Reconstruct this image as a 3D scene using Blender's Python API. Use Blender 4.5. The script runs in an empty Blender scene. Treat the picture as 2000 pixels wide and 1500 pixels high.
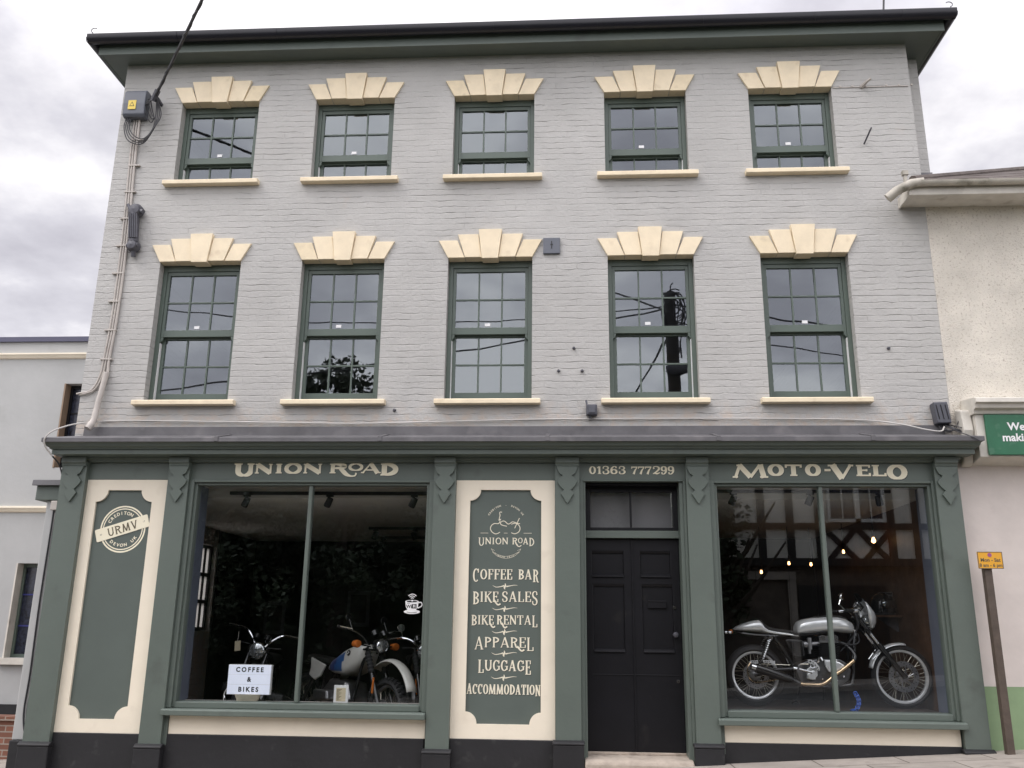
import bpy, bmesh, math, random
from mathutils import Vector, Matrix
R = math.radians
sc = bpy.context.scene
col = sc.collection
random.seed(7)

# ------------------------------------------------------------------ camera
cam_d = bpy.data.cameras.new('camera'); cam = bpy.data.objects.new('camera', cam_d); col.objects.link(cam)
YAW, PITCH, ROLL = -0.06396786, 0.26706346, 0.0117328
_f = Vector((math.sin(YAW)*math.cos(PITCH), math.cos(YAW)*math.cos(PITCH), math.sin(PITCH)))
_r = Vector((math.cos(YAW), -math.sin(YAW), 0)); _u = _r.cross(_f)
_r2 = math.cos(ROLL)*_r + math.sin(ROLL)*_u; _u2 = -math.sin(ROLL)*_r + math.cos(ROLL)*_u
m = Matrix((_r2, _u2, -_f)).transposed().to_4x4(); m.translation = (0, -9.137, 1.6)
cam.matrix_world = m
cam_d.sensor_width = 36; cam_d.lens = 31.248; cam_d.clip_start = .05; cam_d.clip_end = 2000
sc.camera = cam

# ------------------------------------------------------------------ world, sun, exposure
SUN_EL, SUN_AZ = 52, 240          # azimuth measured from +Y towards +X
w = bpy.data.worlds.new('World'); sc.world = w; w.use_nodes = True
nt = w.node_tree; nt.nodes.clear(); N = nt.nodes.new; L = nt.links.new
out = N('ShaderNodeOutputWorld'); bg = N('ShaderNodeBackground'); L(bg.outputs[0], out.inputs[0]); bg.inputs[1].default_value = .1
sky = N('ShaderNodeTexSky'); sky.sky_type = 'NISHITA'; sky.sun_disc = False
sky.sun_elevation = R(SUN_EL); sky.sun_rotation = R(SUN_AZ)
tc = N('ShaderNodeTexCoord'); sep = N('ShaderNodeSeparateXYZ'); L(tc.outputs['Generated'], sep.inputs[0])
# project the view direction on a cloud deck so that clouds flatten towards the horizon
zc = N('ShaderNodeMath'); zc.operation = 'ADD'; L(sep.outputs[2], zc.inputs[0]); zc.inputs[1].default_value = .25
dv = N('ShaderNodeVectorMath'); dv.operation = 'DIVIDE'; L(tc.outputs['Generated'], dv.inputs[0])
cz = N('ShaderNodeCombineXYZ')
for i in range(3): L(zc.outputs[0], cz.inputs[i])
L(cz.outputs[0], dv.inputs[1])
mp = N('ShaderNodeMapping'); L(dv.outputs[0], mp.inputs[0]); mp.inputs['Location'].default_value = (.35, 0.1, 0.0)
n1 = N('ShaderNodeTexNoise'); L(mp.outputs[0], n1.inputs[0]); n1.inputs['Scale'].default_value = 2.1; n1.inputs['Detail'].default_value = 7; n1.inputs['Roughness'].default_value = .55
cr = N('ShaderNodeValToRGB'); L(n1.outputs[0], cr.inputs[0])
e = cr.color_ramp.elements; e[0].position = .36; e[0].color = (.64, .62, .68, 1); e[1].position = .58; e[1].color = (1.25, 1.22, 1.24, 1)
x = e.new(.47); x.color = (.86, .84, .90, 1)
# overcast: brighter overhead than at the horizon
gz = N('ShaderNodeMapRange'); L(sep.outputs[2], gz.inputs[0]); gz.inputs[1].default_value = .5; gz.inputs[2].default_value = .95; gz.inputs[3].default_value = 7.6; gz.inputs[4].default_value = 19
sm = N('ShaderNodeVectorMath'); sm.operation = 'SCALE'; L(cr.outputs[0], sm.inputs[0]); 
# extra sky brightness added behind the camera to light the shop front
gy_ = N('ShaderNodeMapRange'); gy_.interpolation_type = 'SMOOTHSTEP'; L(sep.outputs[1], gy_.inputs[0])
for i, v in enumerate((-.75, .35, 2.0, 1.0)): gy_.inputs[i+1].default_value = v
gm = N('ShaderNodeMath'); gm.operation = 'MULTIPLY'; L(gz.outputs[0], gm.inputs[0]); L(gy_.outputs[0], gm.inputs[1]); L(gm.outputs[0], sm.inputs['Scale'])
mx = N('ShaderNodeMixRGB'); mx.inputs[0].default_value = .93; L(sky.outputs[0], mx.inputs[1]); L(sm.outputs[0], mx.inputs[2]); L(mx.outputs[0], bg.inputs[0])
sd = bpy.data.lights.new('sun', 'SUN'); sd.energy = 1.1; sd.angle = R(30); sd.color = (1, .96, .9)
so = bpy.data.objects.new('sun', sd); col.objects.link(so)
az = R(SUN_AZ); sv = Vector((math.sin(az)*math.cos(R(SUN_EL)), math.cos(az)*math.cos(R(SUN_EL)), math.sin(R(SUN_EL))))
so.rotation_euler = (-sv).to_track_quat('-Z', 'Y').to_euler(); so.location = (0, -20, 40)
vs = sc.view_settings; vs.view_transform = 'Standard'; vs.look = 'None'; vs.gamma = 1; vs.exposure = 0.30
sc.cycles.max_bounces = 8; sc.cycles.transparent_max_bounces = 16; sc.cycles.caustics_reflective = False; sc.cycles.caustics_refractive = False
sc.cycles.sample_clamp_indirect = 6

# ------------------------------------------------------------------ materials
def nodes(name):
    m = bpy.data.materials.new(name); m.use_nodes = True; t = m.node_tree; t.nodes.clear()
    o = t.nodes.new('ShaderNodeOutputMaterial'); return m, t, o
def mat(name, c, rough=.6, metal=0, var=.06, scale=3, bump=0, bscale=40, coat=0, spec=.5, dirt=None, emit=None, var2=0):
    m, t, o = nodes(name); n = t.nodes.new; l = t.links.new
    b = n('ShaderNodeBsdfPrincipled'); l(b.outputs[0], o.inputs[0])
    b.inputs['Roughness'].default_value = rough; b.inputs['Metallic'].default_value = metal
    b.inputs['Coat Weight'].default_value = coat; b.inputs['Specular IOR Level'].default_value = spec
    tc = n('ShaderNodeTexCoord'); ns = n('ShaderNodeTexNoise'); l(tc.outputs['Object'], ns.inputs[0])
    ns.inputs['Scale'].default_value = scale; ns.inputs['Detail'].default_value = 6; ns.inputs['Roughness'].default_value = .6
    mr = n('ShaderNodeMapRange'); l(ns.outputs[0], mr.inputs[0]); mr.inputs[1].default_value = .25; mr.inputs[2].default_value = .75
    mr.inputs[3].default_value = 1-var; mr.inputs[4].default_value = 1+var
    hs = n('ShaderNodeHueSaturation'); hs.inputs['Color'].default_value = (*c, 1); l(mr.outputs[0], hs.inputs['Value'])
    last = hs.outputs[0]
    if dirt:
        n2 = n('ShaderNodeTexNoise'); l(tc.outputs['Object'], n2.inputs[0]); n2.inputs['Scale'].default_value = dirt[1]; n2.inputs['Detail'].default_value = 8
        r2 = n('ShaderNodeMapRange'); l(n2.outputs[0], r2.inputs[0]); r2.inputs[1].default_value = dirt[2]; r2.inputs[2].default_value = dirt[2]+.18
        mm = n('ShaderNodeMixRGB'); l(r2.outputs[0], mm.inputs[0]); l(last, mm.inputs[1]); mm.inputs[2].default_value = (*dirt[0], 1); last = mm.outputs[0]
    l(last, b.inputs['Base Color'])
    if bump:
        n3 = n('ShaderNodeTexNoise'); l(tc.outputs['Object'], n3.inputs[0]); n3.inputs['Scale'].default_value = bscale; n3.inputs['Detail'].default_value = 5
        bp = n('ShaderNodeBump'); l(n3.outputs[0], bp.inputs['Height']); bp.inputs['Distance'].default_value = bump; l(bp.outputs[0], b.inputs['Normal'])
    if emit:
        b.inputs['Emission Color'].default_value = (*emit[0], 1); b.inputs['Emission Strength'].default_value = emit[1]
    return m
def brick_paint(name, c, row=.0712):
    m, t, o = nodes(name); n = t.nodes.new; l = t.links.new
    b = n('ShaderNodeBsdfPrincipled'); l(b.outputs[0], o.inputs[0]); b.inputs['Roughness'].default_value = .66; b.inputs['Specular IOR Level'].default_value = .3
    tc = n('ShaderNodeTexCoord'); s = n('ShaderNodeSeparateXYZ'); l(tc.outputs['Object'], s.inputs[0])
    a = n('ShaderNodeMath'); l(s.outputs[0], a.inputs[0]); l(s.outputs[1], a.inputs[1])
    cb = n('ShaderNodeCombineXYZ'); l(a.outputs[0], cb.inputs[0]); l(s.outputs[2], cb.inputs[1])
    def noise(sc_, det, vec=None, rough=.55):
        q = n('ShaderNodeTexNoise'); q.inputs['Scale'].default_value = sc_; q.inputs['Detail'].default_value = det; q.inputs['Roughness'].default_value = rough
        l(vec if vec else cb.outputs[0], q.inputs[0]); return q
    def math_(op, i, j):
        q = n('ShaderNodeMath'); q.operation = op
        for k, v in ((0, i), (1, j)):
            if isinstance(v, (int, float)): q.inputs[k].default_value = v
            else: l(v, q.inputs[k])
        return q.outputs[0]
    def rng(v, a0, a1, b0, b1):
        q = n('ShaderNodeMapRange'); l(v, q.inputs[0])
        for k, z in enumerate((a0, a1, b0, b1)): q.inputs[k+1].default_value = z
        return q.outputs[0]
    # wobble the courses
    wob = noise(5, 3); wv = n('ShaderNodeVectorMath'); wv.operation = 'SUBTRACT'; l(wob.outputs['Color'], wv.inputs[0]); wv.inputs[1].default_value = (.5, .5, .5)
    ws = n('ShaderNodeVectorMath'); ws.operation = 'SCALE'; l(wv.outputs[0], ws.inputs[0]); ws.inputs['Scale'].default_value = .046
    ad = n('ShaderNodeVectorMath'); l(cb.outputs[0], ad.inputs[0]); l(ws.outputs[0], ad.inputs[1])
    s2 = n('ShaderNodeSeparateXYZ'); l(ad.outputs[0], s2.inputs[0])
    fr = math_('FRACT', math_('DIVIDE', s2.outputs[1], row), 0)
    tri = math_('ABSOLUTE', math_('SUBTRACT', fr, .5), 0)             # .5 at the joint
    hj = rng(tri, .41, .5, 0, 1)
    st = n('ShaderNodeMapping'); l(cb.outputs[0], st.inputs[0]); st.inputs['Scale'].default_value = (1.6, 9, 1)
    msk = rng(noise(2.6, 6, st.outputs[0], .68).outputs[0], .43, .62, .06, 1)  # joints filled with paint here and there
    big = rng(noise(.9, 4).outputs[0], .38, .62, .35, .95)
    hj = math_('MULTIPLY', math_('MULTIPLY', hj, msk), big)
    br = n('ShaderNodeTexBrick'); l(ad.outputs[0], br.inputs[0]); br.inputs['Scale'].default_value = 1; br.inputs['Brick Width'].default_value = .228; br.inputs['Row Height'].default_value = row
    br.inputs['Mortar Size'].default_value = .006; br.inputs['Mortar Smooth'].default_value = .6; br.inputs['Color1'].default_value = (0, 0, 0, 1); br.inputs['Color2'].default_value = (1, 1, 1, 1)
    vj = math_('MULTIPLY', br.outputs['Fac'], math_('MULTIPLY', rng(noise(4, 5).outputs[0], .56, .70, 0, .35), .8))
    joint = math_('MAXIMUM', hj, vj)
    per = n('ShaderNodeRGBToBW'); l(br.outputs['Color'], per.inputs[0])
    lump = noise(26, 6, None, .6); blob = noise(6, 4)
    h = math_('SUBTRACT', math_('ADD', math_('ADD', math_('MULTIPLY', lump.outputs[0], .7), math_('MULTIPLY', blob.outputs[0], .5)), math_('MULTIPLY', per.outputs[0], .16)), joint)
    bp = n('ShaderNodeBump'); l(h, bp.inputs['Height']); bp.inputs['Distance'].default_value = .0095; bp.inputs['Strength'].default_value = 1; l(bp.outputs[0], b.inputs['Normal'])
    hs = n('ShaderNodeHueSaturation'); hs.inputs['Color'].default_value = (*c, 1)
    v = math_('MULTIPLY', rng(noise(1.1, 7, None, .65).outputs[0], .3, .7, .90, 1.07), math_('SUBTRACT', 1, math_('MULTIPLY', joint, .30))); l(v, hs.inputs['Value'])
    # faint rusty bleed marks
    sm_ = n('ShaderNodeMapping'); l(cb.outputs[0], sm_.inputs[0]); sm_.inputs['Scale'].default_value = (1, .8, 1)
    rm = math_('MAXIMUM', rng(noise(1.7, 8, sm_.outputs[0], .7).outputs[0], .64, .78, 0, .45), math_('MULTIPLY', rng(noise(7, 8, None, .7).outputs[0], .46, .62, 0, .8), rng(s.outputs[2], 3.72, 3.95, 1, 0)))
    mm = n('ShaderNodeMixRGB'); l(rm, mm.inputs[0]); l(hs.outputs[0], mm.inputs[1]); mm.inputs[2].default_value = (.50, .42, .35, 1)
    l(mm.outputs[0], b.inputs['Base Color']); return m
def glass(name, r0, tint=(1, 1, 1), wav=0):
    m, t, o = nodes(name); n = t.nodes.new; l = t.links.new
    mx = n('ShaderNodeMixShader'); tr = n('ShaderNodeBsdfTransparent'); gl = n('ShaderNodeBsdfGlossy'); gl.inputs['Roughness'].default_value = 0; gl.inputs[0].default_value = (.88, .95, 1, 1)
    tr.inputs[0].default_value = (*tint, 1)
    lw = n('ShaderNodeLayerWeight'); lw.inputs[0].default_value = .5
    p = n('ShaderNodeMath'); p.operation = 'POWER'; l(lw.outputs['Facing'], p.inputs[0]); p.inputs[1].default_value = 5
    r = n('ShaderNodeMapRange'); l(p.outputs[0], r.inputs[0]); r.inputs[3].default_value = r0; r.inputs[4].default_value = 1
    l(r.outputs[0], mx.inputs[0]); l(tr.outputs[0], mx.inputs[1]); l(gl.outputs[0], mx.inputs[2]); l(mx.outputs[0], o.inputs[0])
    if wav:
        tc = n('ShaderNodeTexCoord'); ns = n('ShaderNodeTexNoise'); l(tc.outputs['Object'], ns.inputs[0]); ns.inputs['Scale'].default_value = 1.6; ns.inputs['Detail'].default_value = 1
        bp = n('ShaderNodeBump'); l(ns.outputs[0], bp.inputs['Height']); bp.inputs['Distance'].default_value = wav; l(bp.outputs[0], gl.inputs['Normal'])
    return m
M = {}
def frosted():
    m, t, o = nodes('frosted_glass'); a = t.nodes.new('ShaderNodeBsdfTranslucent'); a.inputs[0].default_value = (.9, .88, .86, 1); b = t.nodes.new('ShaderNodeBsdfDiffuse'); b.inputs[0].default_value = (.8, .8, .8, 1)
    x = t.nodes.new('ShaderNodeMixShader'); x.inputs[0].default_value = .25; t.links.new(a.outputs[0], x.inputs[1]); t.links.new(b.outputs[0], x.inputs[2]); t.links.new(x.outputs[0], o.inputs[0]); return m
M['frost'] = frosted()
GREEN = (.113, .138, .120)
M['wall'] = brick_paint('painted_brick', (.468, .459, .440))
M['green'] = mat('green_paint', GREEN, .45, var=.09, scale=1.6, bump=.0012, bscale=24, dirt=((.085, .098, .086), 3.1, .62))
M['greenwin'] = mat('green_window_paint', (.094, .124, .103), .4, var=.05)
M['greenpanel'] = mat('green_panel_paint', (.096, .118, .105), .55, var=.08, scale=2.5)
M['cream'] = mat('cream_paint', (.83, .755, .615), .55, var=.06, scale=2, bump=.0016, bscale=18, dirt=((.72, .64, .51), 3.3, .62))
M['stone'] = mat('cream_stone', (.83, .71, .515), .75, var=.10, scale=5, bump=.0015, bscale=60, dirt=((.70, .58, .41), 7, .60))
M['stone2'] = mat('cream_stone_tinted', (.79, .67, .47), .75, var=.14, scale=6, bump=.0015, bscale=60, dirt=((.62, .52, .36), 6, .56))
M['black'] = mat('black_paint', (.008, .008, .010), .42, var=.2, scale=3, bump=.0015, bscale=14, spec=.28, dirt=((.022, .021, .02), 5, .64))
M['plinth'] = mat('black_masonry_paint', (.013, .013, .015), .6, var=.25, scale=2.5, bump=.003, bscale=16, dirt=((.04, .04, .04), 9, .62))
M['lead'] = mat('lead_sheet', (.115, .112, .118), .55, .15, var=.25, scale=4, bump=.004, bscale=7, dirt=((.19, .18, .185), 3, .55))
M['gutter'] = mat('black_gutter', (.012, .012, .018), .35, var=.15)
M['slate'] = mat('slate', (.07, .07, .08), .7, var=.3, scale=12, bump=.004, bscale=20)
M['white'] = mat('white_plastic', (.8, .8, .8), .5)
M['dgrey'] = mat('dark_grey_plastic', (.085, .088, .105), .5, var=.08)
M['mgrey'] = mat('grey_plastic', (.115, .125, .15), .45, var=.06)
M['iron'] = mat('painted_iron', (.085, .085, .10), .5, .2, var=.2, scale=20, bump=.002, bscale=60)
M['conduit'] = mat('painted_conduit', (.50, .46, .42), .5, var=.1, scale=8, dirt=((.30, .24, .20), 14, .62))
M['cable'] = mat('black_cable', (.03, .03, .035), .5)
M['wcable'] = mat('white_cable', (.55, .53, .50), .5)
M['step'] = mat('worn_stone', (.42, .36, .30), .8, var=.22, scale=7, bump=.008, bscale=22, dirt=((.2, .16, .13), 6, .57))
M['pglass'] = glass('shop_glass', .15, (.93, .95, .95))
M['wglass'] = glass('window_glass', .18, (.8, .83, .85), .0016)
M['leafcream'] = mat('sign_cream', (.90, .84, .65), .5, var=.05)
M['listcream'] = mat('list_cream', (.80, .75, .60), .5, var=.06)
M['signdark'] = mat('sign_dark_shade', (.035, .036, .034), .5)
M['signtext'] = mat('sign_text_brown', (.12, .10, .06), .6)
M['ceil'] = mat('ceiling_paint', (.78, .76, .72), .8, var=.05, bump=.002, bscale=5)
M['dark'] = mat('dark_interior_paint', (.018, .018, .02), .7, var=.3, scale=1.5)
M['bluegrey'] = mat('blue_grey_board', (.135, .155, .205), .5, var=.08)
M['woodf'] = mat('dark_floorboards', (.045, .03, .022), .45, var=.35, scale=6)
M['woodw'] = mat('brown_wood_panel', (.10, .05, .026), .5, var=.45, scale=4, bump=.003, bscale=12)
M['woodpale'] = mat('pale_floorboards', (.36, .27, .19), .45, var=.2, scale=6)
M['plaster'] = mat('interior_plaster', (.30, .30, .31), .8)
M['chrome'] = mat('chrome', (.75, .76, .78), .08, 1, var=.02)
M['alloy'] = mat('polished_alloy', (.88, .89, .90), .16, 1, var=.03)
M['alloyw'] = mat('satin_alloy', (.86, .87, .88), .2, .42, var=.03)
M['engine'] = mat('dark_engine_alloy', (.14, .14, .145), .4, .8, var=.3, scale=25)
M['alloyd'] = mat('cast_alloy', (.36, .36, .37), .38, 1, var=.2, scale=25)
M['spoke'] = mat('steel_spoke', (.62, .58, .48), .3, 1)
M['gold'] = mat('heat_tinted_steel', (.75, .56, .36), .15, 1, var=.15, scale=9)
M['rubber'] = mat('tyre_rubber', (.018, .018, .02), .65, var=.25, scale=30, bump=.002, bscale=80)
M['bblack'] = mat('gloss_black', (.012, .012, .013), .18, coat=.5)
M['leather'] = mat('black_leather', (.014, .014, .014), .5, bump=.001, bscale=90)
M['bwhite'] = mat('white_bodywork', (.60, .59, .55), .3, coat=.4, var=.03)
M['bblue'] = mat('blue_bodywork', (.03, .10, .28), .3, coat=.4)
M['bblue2'] = mat('dark_blue_bodywork', (.03, .045, .16), .3, coat=.4)
M['orange'] = mat('orange_lens', (.62, .17, .03), .25, coat=.5)
M['lens'] = mat('headlamp_lens', (.55, .57, .58), .06, .75, var=.25, scale=40)
M['screen'] = glass('smoked_screen', .34, (.3, .3, .31))
M['bulb'] = mat('warm_bulb', (1, .8, .5), .5, emit=((1, .52, .2), 6))
M['lightbox'] = mat('lightbox_face', (.8, .82, .9), .4, emit=((.72, .78, 1), .28))
M['ink'] = mat('black_lettering', (.01, .01, .012), .5)
M['paper'] = mat('beige_paper', (.62, .54, .38), .8)
M['potc'] = mat('cream_pot', (.62, .57, .45), .6)
M['bluechain'] = mat('blue_chain', (.02, .10, .50), .3, coat=.3)
M['yellow'] = mat('yellow_plate', (.72, .36, .03), .45, var=.05)
M['warn'] = mat('warning_yellow', (.75, .56, .10), .5)
M['purple'] = mat('purple_roundel', (.32, .09, .22), .5)
M['post'] = mat('brown_painted_post', (.085, .064, .05), .55, var=.25, scale=12, bump=.002, bscale=50)
M['signgreen'] = mat('green_signboard', (.022, .13, .065), .4, var=.15, scale=4, dirt=((.07, .18, .11), 9, .58))
def dash(name, c):       # pebble-dash render with grime in its hollows
    m = mat(name, c, .9, var=.17, scale=2.2, dirt=((.40, .34, .27), 44, .555)); t = m.node_tree
    tc = t.nodes.new('ShaderNodeTexCoord'); vo = t.nodes.new('ShaderNodeTexNoise'); vo.inputs['Scale'].default_value = 85; vo.inputs['Detail'].default_value = 5
    t.links.new(tc.outputs['Object'], vo.inputs[0]); bp = t.nodes.new('ShaderNodeBump'); bp.inputs['Distance'].default_value = .014
    t.links.new(vo.outputs[0], bp.inputs['Height']); b = [q for q in t.nodes if q.type == 'BSDF_PRINCIPLED'][0]; t.links.new(bp.outputs[0], b.inputs['Normal']); return m
M['dash'] = dash('pebble_dash', (.70, .655, .575))
M['render'] = mat('smooth_pale_render', (.64, .58, .54), .8, var=.10, scale=2.2, bump=.003, bscale=9, dirt=((.47, .40, .36), 2.6, .62))
M['greenrender'] = mat('pale_green_render', (.24, .34, .19), .8, var=.12, scale=3, bump=.003, bscale=9)
M['oldwhite'] = mat('weathered_white_paint', (.60, .57, .51), .7, var=.16, scale=5, bump=.003, bscale=18, dirt=((.30, .26, .21), 4, .58))
M['oldgutter'] = mat('weathered_gutter', (.46, .43, .37), .6, var=.2, scale=7, dirt=((.16, .15, .11), 6, .54))
M['tile'] = mat('old_roof_tiles', (.115, .095, .085), .85, var=.35, scale=9, bump=.012, bscale=16)
M['greyrender'] = mat('grey_render', (.42, .425, .42), .85, var=.10, scale=1.1, bump=.003, bscale=10, dirt=((.34, .34, .33), 1.6, .60))
M['coping'] = mat('blue_coping', (.075, .075, .125), .5)
M['leaded'] = mat('stained_glass', (.02, .024, .04), .2, var=.9, scale=22)
M['bar_blue'] = mat('blue_glazing_bar', (.03, .035, .20), .5)
M['brownrev'] = mat('brown_reveal', (.28, .20, .14), .7)
M['asphalt'] = mat('asphalt', (.085, .084, .083), .9, var=.2, scale=3, bump=.006, bscale=90)
M['paving'] = mat('pavement_slabs', (.34, .305, .27), .9, var=.2, scale=4, bump=.004, bscale=45, dirt=((.17, .15, .13), 5, .6))
M['kerb'] = mat('kerb_stone', (.34, .32, .30), .85, var=.2, scale=6, bump=.004, bscale=30)
M['paintline'] = mat('yellow_road_paint', (.65, .45, .06), .7, var=.2, scale=15)
M['timber'] = mat('black_timber', (.014, .013, .012), .7, var=.3, scale=8)
M['infill'] = mat('lime_infill', (.76, .73, .67), .85, var=.08, scale=2)
M['rubble'] = mat('rubble_stone', (.11, .09, .075), .9, var=.5, scale=5, bump=.02, bscale=9)
M['whitewood'] = mat('white_casement', (.62, .62, .60), .5)
M['pole'] = mat('creosoted_pole', (.045, .038, .032), .85, var=.3, scale=10)
M['bark'] = mat('bark', (.05, .04, .03), .9, var=.3, scale=12)
M['leaf'] = mat('leaves', (.03, .046, .02), .6, var=.6, scale=1.3)
M['grass'] = mat('verge_grass', (.05, .08, .025), .9, var=.4, scale=3)
def bricks(name):
    m, t, o = nodes(name); n = t.nodes.new; l = t.links.new; b = n('ShaderNodeBsdfPrincipled'); l(b.outputs[0], o.inputs[0]); b.inputs['Roughness'].default_value = .85
    tc = n('ShaderNodeTexCoord'); s = n('ShaderNodeSeparateXYZ'); l(tc.outputs['Object'], s.inputs[0]); c = n('ShaderNodeCombineXYZ'); l(s.outputs[0], c.inputs[0]); l(s.outputs[2], c.inputs[1])
    br = n('ShaderNodeTexBrick'); l(c.outputs[0], br.inputs[0]); br.inputs['Scale'].default_value = 1; br.inputs['Brick Width'].default_value = .225; br.inputs['Row Height'].default_value = .075; br.inputs['Mortar Size'].default_value = .008
    br.inputs['Color1'].default_value = (.24, .10, .065, 1); br.inputs['Color2'].default_value = (.17, .075, .05, 1); br.inputs['Mortar'].default_value = (.3, .26, .22, 1)
    l(br.outputs[0], b.inputs['Base Color']); return m
M['redbrick'] = bricks('red_brick')
def slabs(m):
    t = m.node_tree; b = [q for q in t.nodes if q.type == 'BSDF_PRINCIPLED'][0]; src = b.inputs['Base Color'].links[0].from_socket
    tc = t.nodes.new('ShaderNodeTexCoord'); br = t.nodes.new('ShaderNodeTexBrick'); t.links.new(tc.outputs['Object'], br.inputs[0]); br.inputs['Scale'].default_value = 1; br.inputs['Brick Width'].default_value = .75; br.inputs['Row Height'].default_value = .5; br.inputs['Mortar Size'].default_value = .007
    br.inputs['Color1'].default_value = (1, 1, 1, 1); br.inputs['Color2'].default_value = (.86, .86, .86, 1); br.inputs['Mortar'].default_value = (.3, .28, .26, 1)
    mm = t.nodes.new('ShaderNodeMixRGB'); mm.blend_type = 'MULTIPLY'; mm.inputs[0].default_value = 1; t.links.new(src, mm.inputs[1]); t.links.new(br.outputs[0], mm.inputs[2]); t.links.new(mm.outputs[0], b.inputs['Base Color'])
slabs(M['paving'])

# ------------------------------------------------------------------ object helpers
def tag(o, label=None, cat=None, group=None, kind=None):
    for k, v in (('label', label), ('category', cat), ('group', group), ('kind', kind)):
        if v: o[k] = v
    return o
def empty(name, loc=(0, 0, 0), label=None, cat=None, group=None, rz=0):
    o = bpy.data.objects.new(name, None); col.objects.link(o); o.location = loc; o.rotation_euler = (0, 0, rz); o.empty_display_size = .2
    return tag(o, label, cat, group)
class MB:
    def __init__(s): s.v = []; s.f = []; s.m = []; s.mi = 0
    def add(s, vs, fs):
        b = len(s.v); s.v += [tuple(q) for q in vs]; s.f += [tuple(b+i for i in q) for q in fs]; s.m += [s.mi]*len(fs); return s
    def box(s, x0, x1, y0, y1, z0, z1):
        return s.add([(x0,y0,z0),(x1,y0,z0),(x1,y1,z0),(x0,y1,z0),(x0,y0,z1),(x1,y0,z1),(x1,y1,z1),(x0,y1,z1)],
            [(0,3,2,1),(4,5,6,7),(0,1,5,4),(1,2,6,5),(2,3,7,6),(3,0,4,7)])
    def prism(s, poly, y0, y1):            # polygon in x,z extruded along y
        n = len(poly); a = sum(poly[i][0]*poly[(i+1)%n][1]-poly[(i+1)%n][0]*poly[i][1] for i in range(n))
        if a < 0: poly = poly[::-1]
        return s.add([(x,y0,z) for x,z in poly]+[(x,y1,z) for x,z in poly], [tuple(range(n)), tuple(range(2*n-1,n-1,-1))]+[(i,i+n,(i+1)%n+n,(i+1)%n) for i in range(n)])
    def prismx(s, poly, x0, x1):           # polygon in y,z extruded along x
        n = len(poly); a = sum(poly[i][0]*poly[(i+1)%n][1]-poly[(i+1)%n][0]*poly[i][1] for i in range(n))
        if a > 0: poly = poly[::-1]
        return s.add([(x0,y,z) for y,z in poly]+[(x1,y,z) for y,z in poly], [tuple(range(n)), tuple(range(2*n-1,n-1,-1))]+[(i,i+n,(i+1)%n+n,(i+1)%n) for i in range(n)])
    def tube(s, pts, r, seg=8, caps=True):
        pts = [Vector(p) for p in pts]; n = len(pts); rs = r if isinstance(r, (list, tuple)) else [r]*n; vs = []; up = None
        for i, p in enumerate(pts):
            d = (pts[min(i+1,n-1)]-pts[max(i-1,0)]).normalized()
            if up is None: up = Vector((0,0,1)) if abs(d.z) < .9 else Vector((1,0,0))
            a = d.cross(up).normalized(); b = a.cross(d).normalized(); up = b
            for k in range(seg):
                t = 2*math.pi*k/seg; vs.append(p+rs[i]*(math.cos(t)*a+math.sin(t)*b))
        fs = [(i*seg+k, (i+1)*seg+k, (i+1)*seg+(k+1)%seg, i*seg+(k+1)%seg) for i in range(n-1) for k in range(seg)]
        if caps: fs += [tuple(range(seg)), tuple(range(n*seg-1, (n-1)*seg-1, -1))]
        return s.add(vs, fs)
    def lathe(s, prof, o, axis, seg=24):   # profile of (radius, height) round axis
        ax = Vector(axis).normalized(); t = Vector((0,0,1)) if abs(ax.z) < .9 else Vector((1,0,0)); a = ax.cross(t).normalized(); b = ax.cross(a); o = Vector(o); vs = []
        for r, h in prof:
            for k in range(seg):
                u = 2*math.pi*k/seg; vs.append(o+ax*h+max(r,1e-5)*(math.cos(u)*a+math.sin(u)*b))
        n = len(prof); fs = [(i*seg+k, i*seg+(k+1)%seg, (i+1)*seg+(k+1)%seg, (i+1)*seg+k) for i in range(n-1) for k in range(seg)]
        return s.add(vs, fs)
    def ring(s, o, axis, prof, seg=40):    # closed profile (radius, offset) revolved
        ax = Vector(axis).normalized(); t = Vector((0,0,1)) if abs(ax.z) < .9 else Vector((1,0,0)); a = ax.cross(t).normalized(); b = ax.cross(a); o = Vector(o); vs = []; n = len(prof)
        for k in range(seg):
            u = 2*math.pi*k/seg; d = math.cos(u)*a+math.sin(u)*b
            for r, h in prof: vs.append(o+ax*h+r*d)
        fs = [(k*n+i, k*n+(i+1)%n, ((k+1)%seg)*n+(i+1)%n, ((k+1)%seg)*n+i) for k in range(seg) for i in range(n)]
        return s.add(vs, fs)
    def torus(s, o, axis, R_, r, seg=32, sg=8, squash=1):
        return s.ring(o, axis, [(R_+r*math.cos(2*math.pi*i/sg), squash*r*math.sin(2*math.pi*i/sg)) for i in range(sg)], seg)
    def loft(s, st, yc=0, n=20, p=2.6):    # stations (x, z0, z1, half width) along x with superelliptic sections
        vs = []
        for x, z0, z1, hw in st:
            zc, hz = (z0+z1)/2, (z1-z0)/2
            for k in range(n):
                t = 2*math.pi*k/n; c, d = math.cos(t), math.sin(t)
                vs.append((x, yc+hw*math.copysign(abs(c)**(2/p), c), zc+hz*math.copysign(abs(d)**(2/p), d)))
        m_ = len(st); fs = [(i*n+k, i*n+(k+1)%n, (i+1)*n+(k+1)%n, (i+1)*n+k) for i in range(m_-1) for k in range(n)]
        fs += [tuple(range(n-1,-1,-1)), tuple(range((m_-1)*n, m_*n))]
        return s.add(vs, fs)
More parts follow.
